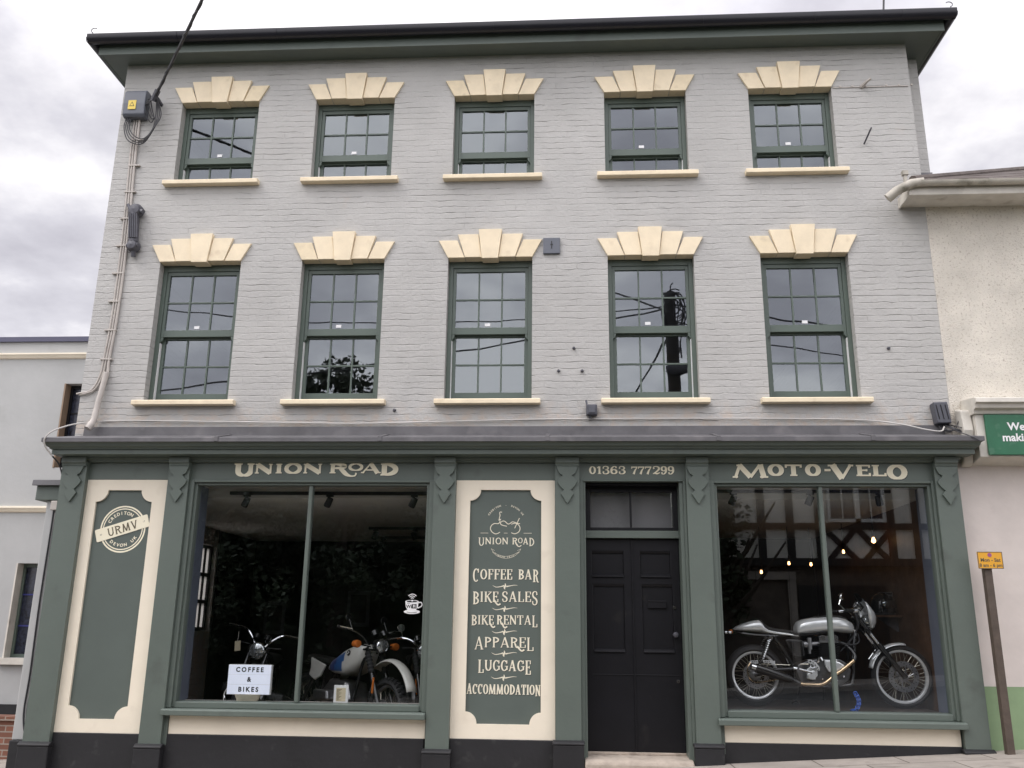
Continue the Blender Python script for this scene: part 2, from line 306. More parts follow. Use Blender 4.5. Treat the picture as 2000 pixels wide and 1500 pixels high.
    def build(s, name, ma, parent=None, smooth=False, bevel=0, solid=0, local=False, shift=None):
        me = bpy.data.meshes.new(name)
        off = Vector(shift) if shift else (Vector(parent.location) if parent and parent.type == 'EMPTY' and not local else Vector((0,0,0)))
        if parent and parent.type == 'MESH' and not local and not shift:
            q = parent; off = Vector((0,0,0))
            while q: off = off+Vector(q.location); q = q.parent
        me.from_pydata([Vector(q)-off for q in s.v], [], s.f); 
        for k in (ma if isinstance(ma, (list, tuple)) else [ma]): me.materials.append(k)
        if any(s.m): me.polygons.foreach_set('material_index', s.m)
        bm = bmesh.new(); bm.from_mesh(me); bmesh.ops.recalc_face_normals(bm, faces=bm.faces); bm.to_mesh(me); bm.free()
        if smooth:
            me.polygons.foreach_set('use_smooth', [True]*len(me.polygons)); me.set_sharp_from_angle(angle=R(38))
        o = bpy.data.objects.new(name, me); col.objects.link(o)
        if parent: o.parent = parent
        elif shift: o.location = shift
        if solid: md = o.modifiers.new('solid', 'SOLIDIFY'); md.thickness = solid
        if bevel:
            md = o.modifiers.new('bevel', 'BEVEL'); md.width = bevel; md.segments = 2; md.limit_method = 'ANGLE'; md.angle_limit = R(40); md.harden_normals = False
        return o
def B(*a): return MB().box(*a)
def copy_tree(o, parent=None):
    c = o.copy(); col.objects.link(c)
    if parent: c.parent = parent
    for ch in list(o.children): copy_tree(ch, c)
    return c
def crom(pts, k=6):
    P = [Vector((*q, 0)) if len(q) == 2 else Vector(q) for q in pts]; P = [P[0]*2-P[1]]+P+[P[-1]*2-P[-2]]; o = []
    for i in range(1, len(P)-2):
        for j in range(k):
            t = j/k; o.append(.5*((2*P[i])+(-P[i-1]+P[i+1])*t+(2*P[i-1]-5*P[i]+4*P[i+1]-P[i+2])*t*t+(-P[i-1]+3*P[i]-3*P[i+1]+P[i+2])*t**3))
    o.append(P[-2]); return o

# ------------------------------------------------------------------ ground
def gz_(x, y):
    xx = max(-14, min(14, x)); base = .305+.06*xx
    if y > -1.75: return base
    if y > -10.6: return base-.13-.012*(-1.75-y) - (.05*math.sin((-1.75-y)/8.85*math.pi)*-1 if False else 0)
    return base-.13-.012*8.85+.12
def sheet(name, xs, ys, ma, dz=0, kind='structure'):
    b = MB(); nx, ny = len(xs), len(ys)
    b.add([(x, y, gz_(x, y)+dz) for y in ys for x in xs], [(j*nx+i, j*nx+i+1, (j+1)*nx+i+1, (j+1)*nx+i) for j in range(ny-1) for i in range(nx-1)])
    o = b.build(name, ma); tag(o, kind=kind); return o
XS = [-300, -60, -14]+[x*2 for x in range(-6, 7)]+[14, 60, 300]
g = MB(); nx = len(XS); YS = [-400, -60, -20, -10.6, -5, -1.76, 0, 20, 60, 400]
g.add([(x, y, gz_(x, -5 if y > -10 else y)-.02-(0 if -10 < y else .3)) for y in YS for x in XS], [(j*nx+i, j*nx+i+1, (j+1)*nx+i+1, (j+1)*nx+i) for j in range(len(YS)-1) for i in range(nx-1)])
tag(g.build('ground', M['grass']), kind='structure')
sheet('road', [x for x in XS if abs(x) <= 60], [-10.599, -8, -6, -4, -1.751], M['asphalt'])
sheet('pavement', [x for x in XS if abs(x) <= 60], [-1.62, -.8, 0, 1, 3.95], M['paving'])
sheet('far_pavement', [x for x in XS if abs(x) <= 60], [-13.5, -12, -10.76], M['paving'])
for nm, y0, y1 in (('kerb', -1.75, -1.62), ('far_kerb', -10.76, -10.6)):
    b = MB()
    for i in range(-14, 14):
        z0, z1 = .305+.06*i, .305+.06*(i+1); dz = .004 if nm == 'kerb' else -.116
        b.add([(i+.004, y, z+d) for d in (-.3, dz) for y in (y0, y1) for z in (z0,)]+[(i+.996, y, z1+d) for d in (-.3, dz) for y in (y0, y1)],
              [(0,1,3,2),(4,6,7,5),(0,4,5,1),(2,3,7,6),(0,2,6,4),(1,5,7,3)])
    tag(b.build(nm, M['kerb'], bevel=.01), kind='structure')
for k, yy in enumerate((-2.05, -2.2)):
    sheet('double_yellow_line', [x for x in XS if abs(x) <= 14], [yy-.04, yy+.04], M['paintline'], .004)

# ------------------------------------------------------------------ the shop building
shop = empty('shop_building', (0, 0, 0), 'grey painted brick three storey shop with dark green shopfront and ten sash windows', 'shop')
def wall_grid(x0, x1, z0, z1, ops, y0, y1, name, ma, parent):
    xs = sorted({x0, x1}|{v for o in ops for v in o[:2]}); zs = sorted({z0, z1}|{v for o in ops for v in o[2:]})
    solid = lambda i, j: 0 <= i < len(xs)-1 and 0 <= j < len(zs)-1 and not any(o[0]-1e-6 <= xs[i] and xs[i+1] <= o[1]+1e-6 and o[2]-1e-6 <= zs[j] and zs[j+1] <= o[3]+1e-6 for o in ops)
    bm = bmesh.new(); cache = {}
    def V(x, y, z):
        k = (round(x,5), round(y,5), round(z,5))
        if k not in cache: cache[k] = bm.verts.new(k)
        return cache[k]
    def F(*q): bm.faces.new([V(*v) for v in q])
    for i in range(len(xs)-1):
        for j in range(len(zs)-1):
            if not solid(i, j): continue
            a, b_, c, d = xs[i], xs[i+1], zs[j], zs[j+1]
            F((a,y0,c),(b_,y0,c),(b_,y0,d),(a,y0,d)); F((a,y1,d),(b_,y1,d),(b_,y1,c),(a,y1,c))
            if not solid(i-1, j): F((a,y1,c),(a,y0,c),(a,y0,d),(a,y1,d))
            if not solid(i+1, j): F((b_,y0,c),(b_,y1,c),(b_,y1,d),(b_,y0,d))
            if not solid(i, j-1): F((a,y1,c),(b_,y1,c),(b_,y0,c),(a,y0,c))
            if not solid(i, j+1): F((a,y0,d),(b_,y0,d),(b_,y1,d),(a,y1,d))
    bmesh.ops.recalc_face_normals(bm, faces=bm.faces)
    me = bpy.data.meshes.new(name); bm.to_mesh(me); bm.free(); me.materials.append(ma)
    o = bpy.data.objects.new(name, me); col.objects.link(o); o.parent = parent; return o
WL, WR, WT = -5.33, 3.927, 8.16
LOWX = [-4.145, -2.502, -.845, .925, 2.582]; UPX = [-4.112, -2.482, -.832, .918, 2.57]
LZ0, LZ1, UZ0, UZ1, HW = 3.94, 5.563, 6.575, 7.612, .47
ops = [(x-HW, x+HW, LZ0, LZ1) for x in LOWX]+[(x-HW, x+HW, UZ0, UZ1) for x in UPX]
ops += [(-3.915, -1.40, .85, 3.02), (1.465, 3.625, .85, 3.02), (.16, 1.165, .2, 3.06)]
wall_grid(WL, WR, -1.2, WT+.1, ops, 0, .28, 'front_wall', M['wall'], shop)
# side and back walls, the side one with a window on to the passage
b = MB()
B(WR-.25, WR, .282, 7.5, -1.2, WT+.1).build('side_wall', M['wall'], shop); B(WL, WR-.25, 7.25, 7.5, -1.2, WT+.1).build('back_wall', M['wall'], shop)
b.box(WL, WL+.14, .282, 3.08, -1.2, WT+.1).box(WL, WL+.14, 3.92, 7.25, -1.2, WT+.1).box(WL, WL+.14, 3.08, 3.92, -1.2, 1.5).box(WL, WL+.14, 3.08, 3.92, 2.7, WT+.1)
b.build('side_wall', M['wall'], shop)
B(WR+.002, 4.16, .3, 6.5, 5.9, WT+.04).build('chimney_breast', M['wall'], shop)
sw = MB()
for z in (1.5, 1.88, 2.26, 2.66): sw.box(WL+.02, WL+.08, 3.08, 3.92, z, z+.05)
sw.box(WL+.02, WL+.08, 3.08, 3.13, 1.55, 2.66).box(WL+.02, WL+.08, 3.87, 3.92, 1.55, 2.66).box(WL+.025, WL+.075, 3.69, 3.72, 1.55, 2.66)
sw = sw.build('side_window', M['black'], shop); B(WL+.045, WL+.05, 3.13, 3.87, 1.55, 2.66).build('pane', M['frost'], sw)
# floors, ceilings, inner walls
MB().prismx([(.29, 3.16), (.29, 3.3), (7.24, 3.3), (7.24, 2.935), (.40, 2.935), (.40, 3.16)], WL+.17, WR-.26).build('first_floor_slab', M['ceil'], shop)
B(WL+.15, WR-.26, .29, 7.24, 5.85, 6.0).build('second_floor_slab', M['plaster'], shop)
B(WL+.15, WR-.26, .29, 7.24, 8.1, 8.2).build('top_ceiling', M['plaster'], shop)
B(WL+.15, 1.25, .29, 7.24, .30, .40).build('shop_floor', M['woodpale'], shop); B(1.251, WR-.26, .29, 7.24, .30, .40).build('shop_floor', M['woodf'], shop)
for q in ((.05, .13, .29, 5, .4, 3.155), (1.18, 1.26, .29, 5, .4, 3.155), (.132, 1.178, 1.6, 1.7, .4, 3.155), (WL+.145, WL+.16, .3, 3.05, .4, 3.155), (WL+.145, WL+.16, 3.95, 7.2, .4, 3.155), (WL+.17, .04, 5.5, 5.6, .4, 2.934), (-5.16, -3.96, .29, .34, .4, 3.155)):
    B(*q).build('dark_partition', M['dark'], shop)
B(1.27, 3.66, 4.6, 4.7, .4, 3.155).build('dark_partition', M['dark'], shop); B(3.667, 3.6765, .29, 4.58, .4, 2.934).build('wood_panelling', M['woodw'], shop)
for x0, x1 in ((-3.95, -3.90), (3.592, 3.62)): B(x0, x1, .04, .29 if x0 < 0 else .27, .62, 3.1).build('window_reveal_board', M['bluegrey'], shop)
B(1.275, 3.585, .02, 1.5, .74, .855).build('display_platform', M['woodf'], shop)
B(-3.89, -1.3, .02, .24, .74, .845).build('display_shelf', M['woodf'], shop)

# --- eaves, gutter, roof
EL, ER, EO = -5.55, 4.25, .235
b = MB()
b.box(EL, ER, -EO, 0, WT, WT+.03).box(EL, WL, 0, 7.6, WT, WT+.03).box(WR, ER, 0, 7.6, WT, WT+.03); b.build('soffit', M['green'], shop)
b = MB().box(EL-.018, ER+.018, -EO-.02, -EO, WT-.022, WT+.16).box(EL-.018, EL, -EO, 7.6, WT-.006, WT+.16).box(ER, ER+.018, -EO, 7.6, WT-.006, WT+.16); b.build('fascia_board', M['green'], shop)
gp = [(-.005, .085)]+[(-.07+.065*math.cos(R(a)), .075+.085*math.sin(R(a))) for a in range(0, -181, -20)]+[(-.135, .09), (-.127, .09)]+[(-.07+.057*math.cos(R(a)), .075+.075*math.sin(R(a))) for a in range(-180, 1, 20)]
b = MB(); gy = -EO-.022; gz0 = WT+.085
b.prismx([(gy+y, gz0+z) for y, z in gp], EL-.11, ER+.12)
for xx in (-4.6, -3.4, -2.1, -.85, .4, 1.6, 2.85, 3.8):    # union brackets
    b.prismx([(gy+1.0*y-.004, gz0+z-.004) for y, z in gp[:12]]+[(gy-.07, gz0+.05)], xx-.03, xx+.03)
for xs in (-1, 1):                                           # side gutters
    xe = EL-.018 if xs < 0 else ER+.018
    b.prism([(xe+xs*(-y), gz0+z) for y, z in gp], -EO-.10, 7.6)
gut = b.build('gutter', M['gutter'], shop, smooth=True)
for xh, sgn in ((EL-.1, -1), (ER+.1, 1)):                   # wrought scroll hooks at both gutter ends
    pts = [(xh, gy-.06, gz0+.07), (xh-.01*sgn, gy-.06, gz0+.14)]+[(xh-.012*sgn+.032*math.sin(t)*sgn-.03*sgn*(t/6), gy-.06, gz0+.17-.03*math.cos(t)+.02) for t in [i*.5 for i in range(9)]]
    MB().tube(pts, .005, 6).build('scroll_hook', M['iron'], gut)
b = MB(); e0, e1, f0, f1, ze, zr = EL-.05, ER+.05, -EO-.06, 7.7, WT+.175, WT+2.0
b.add([(e0,f0,ze),(e1,f0,ze),(e1,f1,ze),(e0,f1,ze),(e0+3.4,3.7,zr),(e1-3.4,3.7,zr)], [(0,1,5,4),(1,2,5),(2,3,4,5),(3,0,4),(0,3,2,1)]); b.build('roof', M['slate'], shop)

# --- windows, lintels and sills
def lintel(xc, z0, alt):
    b = MB()
    def stone(p, y, tint):
        MB().prism([(xc+x, z0+z) for x, z in p], y, .10).build('voussoir', M['stone2' if tint else 'stone'], shop, bevel=.004)
    g_ = .0025
    for s in (-1, 1):
        pass
        stone([(s*.468, 0), (s*(.281+g_), 0), (s*(.366+g_), .208), (s*.578, .208)], -.026, (alt+s) % 3 == 0)
        pass
        stone([(s*(.281-g_), 0), (s*(.092+g_), 0), (s*(.131+g_), .277), (s*(.366-g_), .277)], -.034, (alt*2+s) % 4 == 0)
    k = MB(); k.prism([(xc-.090, z0-.022), (xc+.090, z0-.022), (xc+.131, z0+.328), (xc-.131, z0+.328)], -.055, .09); k.build('keystone', M['stone'], shop, bevel=.004)
def sash_window(xc, z0, z1, upper, sticker):
    yF = .105; x0, x1 = xc-HW+.001, xc+HW-.001
    fr = MB(); fw = .048
    fr.box(x0, x0+fw, yF, .21, z0, z1-.001).box(x1-fw, x1, yF, .21, z0, z1-.001).box(x0+fw, x1-fw, yF, .21, z1-.075, z1-.001).box(x0+fw, x1-fw, yF-.02, .21, z0, z0+.03)
    fo = fr.build('window', M['greenwin'], shop, bevel=.003)
    xa, xb = x0+fw, x1-fw
    if upper: mtop, mbot, rows2, zb = 6.945, 6.865, 1, z0+.03
    else: mtop, mbot, rows2, zb = 4.785, 4.705, 2, z0+.03
    def sash(y, za, zb_, rows, rail_b, rail_t, st):
        s = MB(); s.box(xa+.002, xa+st, y, y+.045, za, zb_).box(xb-st, xb-.002, y, y+.045, za, zb_).box(xa+st, xb-st, y, y+.045, za, za+rail_b).box(xa+st, xb-st, y, y+.045, zb_-rail_t, zb_)
        gx0, gx1, g0, g1 = xa+st, xb-st, za+rail_b, zb_-rail_t
        for i in (1, 2):
            xx = gx0+(gx1-gx0)*i/3; s.box(xx-.009, xx+.009, y+.006, y+.04, g0, g1)
        for j in range(1, rows):
            zz = g0+(g1-g0)*j/rows
            for i in range(3):
                s.box(gx0+(gx1-gx0)*i/3+(.009 if i else 0), gx0+(gx1-gx0)*(i+1)/3-(.009 if i < 2 else 0), y+.007, y+.039, zz-.009, zz+.009)
        return s, (gx0, gx1, g0, g1)
    s1, g1 = sash(.118, mbot, z1-.076, 2, mtop-mbot, .045, .034)
    for sg in (-1, 1):                                        # sash horns
        xe = xa+.002 if sg < 0 else xb-.002
        s1.prism([(xe, mbot), (xe-sg*.032, mbot), (xe-sg*.026, mbot-.035), (xe-sg*.006, mbot-.06), (xe, mbot-.06)], .12, .16)
    s1.build('upper_sash', M['greenwin'], fo, bevel=.002)
    s2, g2 = sash(.166, zb, mbot+.03, rows2, .085, .05, .042); s2.build('lower_sash', M['greenwin'], fo, bevel=.002)
    for (a, b_, c, d), y in ((g1, .138), (g2, .186)):
        p = MB()
        for i in range(3):
            u0, u1 = a+(b_-a)*i/3, a+(b_-a)*(i+1)/3; t = random.uniform(-.0002, .0002); q = random.uniform(-.0004, .0004)
            p.add([(u0, y-t, c+0), (u1, y+t, c), (u1, y+t+q, d), (u0, y-t+q, d)], [(0,1,2,3)])
        p.build('glass_pane', M['wglass'], fo)
    j = MB()
    if xc < 0: j.box(xa+.0005, xa+.007, .121, .163, z0+.02, mbot-.07)
    else: j.box(xb-.007, xb-.0005, .121, .163, z0+.02, mbot-.07)
    j.build('jamb_liner', M['white'], fo)
    if sticker:
        sx = g1[0]+(g1[1]-g1[0])*(.47+random.uniform(-.03, .05)); B(sx-.03, sx+.03, .132, .133, g1[2]+.018, g1[2]+.052).build('sticker', M['white'], fo)
    sl = MB(); sl.prismx([(.10, z0-.002), (-.075, z0-.012), (-.085, z0-.018), (-.085, z0-.066), (.0, z0-.066), (0.10, z0-.05)], xc-HW-.095, xc+HW+.095)
    sl.build('sill', M['stone'], fo, bevel=.006)
    # plain dark blind-less room is seen through the glass
for i, x in enumerate(LOWX): sash_window(x, LZ0, LZ1, False, True); lintel(x, LZ1-.003, i)
for i, x in enumerate(UPX): sash_window(x, UZ0, UZ1, True, i != 2); lintel(x, UZ1-.003, i+2)

# --- cornice with lead
def sweep(prof, ma, name):
    b = MB(); n = len(prof); vs = []
    for o_, z in prof:
        xl, xr = -5.21-.65*o_, 3.83+.6*o_
        vs += [(xl, .0, z), (xl, -o_, z), (xr, -o_, z), (xr, .0, z)]
    fs = [(i*4+k, i*4+k+1, (i+1)*4+k+1, (i+1)*4+k) for i in range(n-1) for k in range(3)]
    return b.add(vs, fs).build(name, ma, shop)
sweep([(.02, 3.64), (.022, 3.545), (.378, 3.452), (.383, 3.446), (.383, 3.405), (.362, 3.405)], M['lead'], 'lead_flashing')
b = MB()
for xx in (-3.6, -1.9, -.2, 1.5, 3.0): MB().prismx([(-.024, 3.546), (-.385, 3.451), (-.386, 3.41), (-.389, 3.41), (-.389, 3.456), (-.024, 3.556)], xx-.02, xx+.02).build('lead_joint', M['lead'], shop)
sweep([(.36, 3.43), (.362, 3.404), (.345, 3.392), (.335, 3.37), (.305, 3.357), (.30, 3.345), (.288, 3.343), (.286, 3.352), (.278, 3.35), (.278, 3.294), (.262, 3.291), (.15, 3.288), (.148, 3.27), (.128, 3.262), (.122, 3.24), (.102, 3.236), (.0, 3.236)], M['green'], 'cornice')
b = MB().box(-5.31, 3.865, -.08, -.001, 3.056, 3.2355); b.build('fascia_panel', M['green'], shop, bevel=.003)
# --- pilasters, brackets, plinth blocks
PIL = [(-5.335, -5.065, .46), (-4.172, -3.95, .46), (-1.367, -1.14, .465), (-.125, .122, .565), (1.195, 1.425, .56), (3.642, 3.872, .555)]
hwb = [(0, .118), (55, .100), (95, .085), (112, .06), (125, .052), (140, .062), (165, .085), (200, .105), (225, .100), (265, .078), (300, .05), (315, .035), (330, .045), (365, .070), (405, .048), (445, .028), (493, .002)]
for i, (x0, x1, zb) in enumerate(PIL):
    xc = (x0+x1)/2
    b = MB().box(x0, x1, -.14, 0, zb, 3.235).box(x0-.0, x0+.0005, -.14, -.139, zb, zb+.001)
    p = b.build('pilaster', M['green'], shop, bevel=.006)
    MB().prismx([(-.138, 3.19), (-.158, 3.19), (-.162, 3.215), (-.178, 3.225), (-.178, 3.284), (-.138, 3.284)], x0+.004, x1-.004).build('capital', M['green'], p, bevel=.003)
    poly = [(xc+h*.93, 3.188-z*.000765) for z, h in hwb]+[(xc-h*.93, 3.188-z*.000765) for z, h in hwb[::-1]]
    MB().prism(poly, -.162, -.1402).build('bracket', M['green'], p, bevel=.003)
    zg = .2+.06*xc
    q = MB().box(x0-.022, x1+.022, -.175, 0, zg-.6, zb-.03); q.prismx([(-.139, zb+.012), (-.17, zb-.004), (-.182, zb-.012), (-.182, zb-.03), (0, zb-.03), (0, zb)], x0-.028, x1+.028)
    q.build('plinth_block', M['plinth'], p, bevel=.012)
# --- painted panels
def panel(x0, x1, z0, z1, a0, a1, b0, b1, r):
    inner = []
    for cx, cz, s, t in ((a0, b0, 1, 1), (a1, b0, -1, 1), (a1, b1, -1, -1), (a0, b1, 1, -1)):
        arc = [(cx+s*r*math.cos(R(k*10)), cz+t*r*math.sin(R(k*10))) for k in range(10)]
        if (s, t) in ((1, 1), (-1, -1)): arc = arc[::-1]
        inner += arc
    bm = bmesh.new(); oe = []
    for loop in ([(x0, z0), (x1, z0), (x1, z1), (x0, z1)], inner):
        vs = [bm.verts.new((x, -.082, z)) for x, z in loop]; oe += [bm.edges.new((vs[i], vs[(i+1) % len(vs)])) for i in range(len(vs))]
    bmesh.ops.triangle_fill(bm, use_beauty=True, edges=oe)
    ex = bmesh.ops.extrude_face_region(bm, geom=bm.faces[:]); bmesh.ops.translate(bm, vec=(0, .05, 0), verts=[v for v in ex['geom'] if isinstance(v, bmesh.types.BMVert)])
    bmesh.ops.recalc_face_normals(bm, faces=bm.faces)
    me = bpy.data.meshes.new('panel_frame'); bm.to_mesh(me); bm.free(); me.materials.append(M['cream']); o = bpy.data.objects.new('panel_frame', me); col.objects.link(o); o.parent = shop
    B(x0+.03, x1-.03, -.058, -.001, z0+.03, z1-.03).build('sign_panel', M['greenpanel'], o)
panel(-5.064, -4.178, .553, 3.055, -4.95, -4.345, .68, 2.945, .122)
panel(-1.139, -.128, .566, 3.055, -.995, -.267, .70, 2.957, .11)
# --- shop windows
def shop_window(x0, x1, z0, z1, p0, p1, mull, sx0, sx1, zc):
    b = MB()
    # stepped moulded frame
    b.box(p0+.001, x0-.03, -.105, 0, .80, 3.054).box(x1+.03, p1-.001, -.105, 0, .80, 3.054).box(x0-.03, x1+.03, -.105, 0, z1+.028, 3.054)
    b.box(x0-.03, x0, -.075, .02, .805, z1+.028).box(x1, x1+.03, -.075, .02, .805, z1+.028).box(x0, x1, -.075, .02, z1, z1+.028)
    b.prismx([(.02, z0), (-.085, z0-.012), (-.085, .80), (.02, .80)], x0, x1)
    b.box(p0+.02, p1-.02, -.1, -.088, 3.03, 3.045)
    fr = b.build('shop_window', M['green'], shop, bevel=.004)
    MB().box(mull-.02, mull+.02, -.062, .012, z0-.004, z1+.001).build('mullion', M['green'], fr, bevel=.006)
    for a, c in ((x0, mull-.019), (mull+.019, x1)):
        MB().add([(a, -.02, z0-.01), (c, -.02, z0-.01), (c, -.02, z1), (a, -.02, z1)], [(0,1,2,3)]).build('glass_pane', M['pglass'], fr)
    MB().prismx([(.0, .80), (-.165, .795), (-.182, .785), (-.182, .735), (-.0, .735)], sx0, sx1).build('sill', M['green'], fr, bevel=.006)
    MB().box(p0+.042, p1-.012, -.085, -.001, zc, .735).build('stall_riser', M['cream'], fr, bevel=.003)
    MB().box(p0+.001, p0+.04, -.10, -.001, zc-.1, .734).build('riser_batten', M['green'], fr)
shop_window(-3.87, -1.446, .865, 3.0, -3.95, -1.367, -2.668, -3.965, -1.372, .558)
shop_window(1.508, 3.583, .867, 3.0, 1.425, 3.642, 2.538, 1.405, 3.67, .578)
# black base along the ground
b = MB()
for x0, x1, zt in ((-5.06, -4.175, .552), (-3.93, -1.385, .557), (-1.138, -.13, .565), (1.44, 3.64, .577)): B(x0, x1, -.095, -.001, -1.2, zt).build('plinth', M['plinth'], shop, bevel=.006)
# --- door
b = MB().box(.1225, .158, -.10, .2, .38, 3.054).box(1.168, 1.194, -.10, .2, .38, 3.054).box(.158, .182, -.075, .2, .40, 3.05).box(1.13, 1.168, -.075, .2, .40, 3.05)
b.box(.182, 1.13, .07, .2, 2.49, 2.565).box(.182, 1.13, .13, .19, 2.565, 2.6).box(.158, 1.168, -.10, -.02, 3.045, 3.054)
do = b.build('door_frame', M['green'], shop, bevel=.003)
b = MB().box(.182, .235, .10, .16, 2.57, 3.03).box(1.08, 1.13, .10, .16, 2.57, 3.03).box(.235, 1.08, .10, .16, 2.57, 2.60).box(.235, 1.08, .10, .16, 2.965, 3.05).box(.640, .660, .105, .155, 2.60, 2.965).box(.159, 1.167, -.018, .2, 3.02, 3.0535)
fl = b.build('transom_window', M['black'], shop, bevel=.003)
MB().add([(.235, .13, 2.60), (1.08, .13, 2.60), (1.08, .13, 2.965), (.235, .13, 2.965)], [(0,1,2,3)]).build('glass_pane', glass('transom_glass', .14, (.85, .85, .85)), fl)
B(.236, 1.079, .2, .22, 2.58, 3.0).build('blind', M['plaster'], fl)
DX0, DX1, DZ0, DZ1 = .184, 1.128, .452, 2.488
pn = [(.245+.0, .565, 2.10, 2.36), (.735, 1.035, 2.10, 2.36), (.255, .565, 1.37, 2.03), (.745, 1.05, 1.37, 2.03)]
b = MB(); xs = sorted({DX0, DX1}|{v for p in pn for v in p[:2]}); zs = sorted({DZ0, DZ1}|{v for p in pn for v in p[2:]})
dl = wall_grid(DX0, DX1, DZ0, DZ1, pn, .12, .165, 'door', M['black'], shop)
md = dl.modifiers.new('bevel', 'BEVEL'); md.width = .006; md.segments = 2; md.limit_method = 'ANGLE'
for x0, x1, z0, z1 in pn:
    q = MB().box(x0, x1, .14, .155, z0, z1)
    q.prismx([(.139, z0), (.105, z0), (.105, z0+.012), (.13, z0+.035), (.139, z0+.035)], x0, x1)
    q.prismx([(.139, z1), (.12, z1), (.128, z1-.02), (.139, z1-.02)], x0, x1); q.build('door_panel', M['black'], dl, bevel=.003)
MB().box(.645, .660, .108, .1195, .46, 2.48).box(.24, 1.1, .115, .1195, 1.155, 1.165).build('door_bead', M['black'], dl, bevel=.003)
MB().box(.80, .985, .118, .1385, 1.80, 1.865).box(.80, .985, .112, .118, 1.862, 1.872).build('letterbox', M['black'], dl, bevel=.004)
MB().lathe([(.0, -.055), (.02, -.052), (.028, -.04), (.022, -.025), (.01, -.018), (.01, 0), (.024, 0), (.024, .003)], (1.063, .119, 1.545), (0, 1, 0), 20).build('door_knob', M['iron'], dl, smooth=True)
for x, z in ((1.063, 1.805), (1.075, 1.105)): 
    k = MB().lathe([(0, -.006), (.016, -.006), (.019, 0), (.019, .004)], (x, .119, z), (0, 1, 0), 18).build('lock', M['chrome'], dl, smooth=True); B(x-.003, x+.003, .1115, .1125, z-.009, z+.006).build('keyhole', M['ink'], k)
b = MB(); b.prismx([(.25, .43), (.0, .425), (-.13, .415), (-.165, .40), (-.178, .37), (-.175, -.3), (.25, -.3)], .150, 1.165); b.build('door_step', M['step'], shop, bevel=.015)
B(.184, 1.128, .10, .2, .428, .4515).build('threshold', M['step'], shop, bevel=.004)
# --- low side pier at the left end
b = MB().box(-5.55, -5.3355, .03, .3, .46, 2.85); b.build('side_pier', M['greyrender'], shop, bevel=.01)
MB().box(-5.56, -5.336, .01, .3, -1, .459).build('pier_plinth', M['plinth'], shop, bevel=.01)
MB().box(-5.66, -5.336, -.01, .3, 2.85, 3.02).build('pier_cap', M['green'], shop, bevel=.004)
MB().prismx([(.3, 3.1), (-.05, 3.06), (-.06, 3.0), (-.03, 3.0), (-.02, 3.02), (.3, 3.02)], -5.69, -5.336).build('pier_lead', M['lead'], shop, bevel=.004)
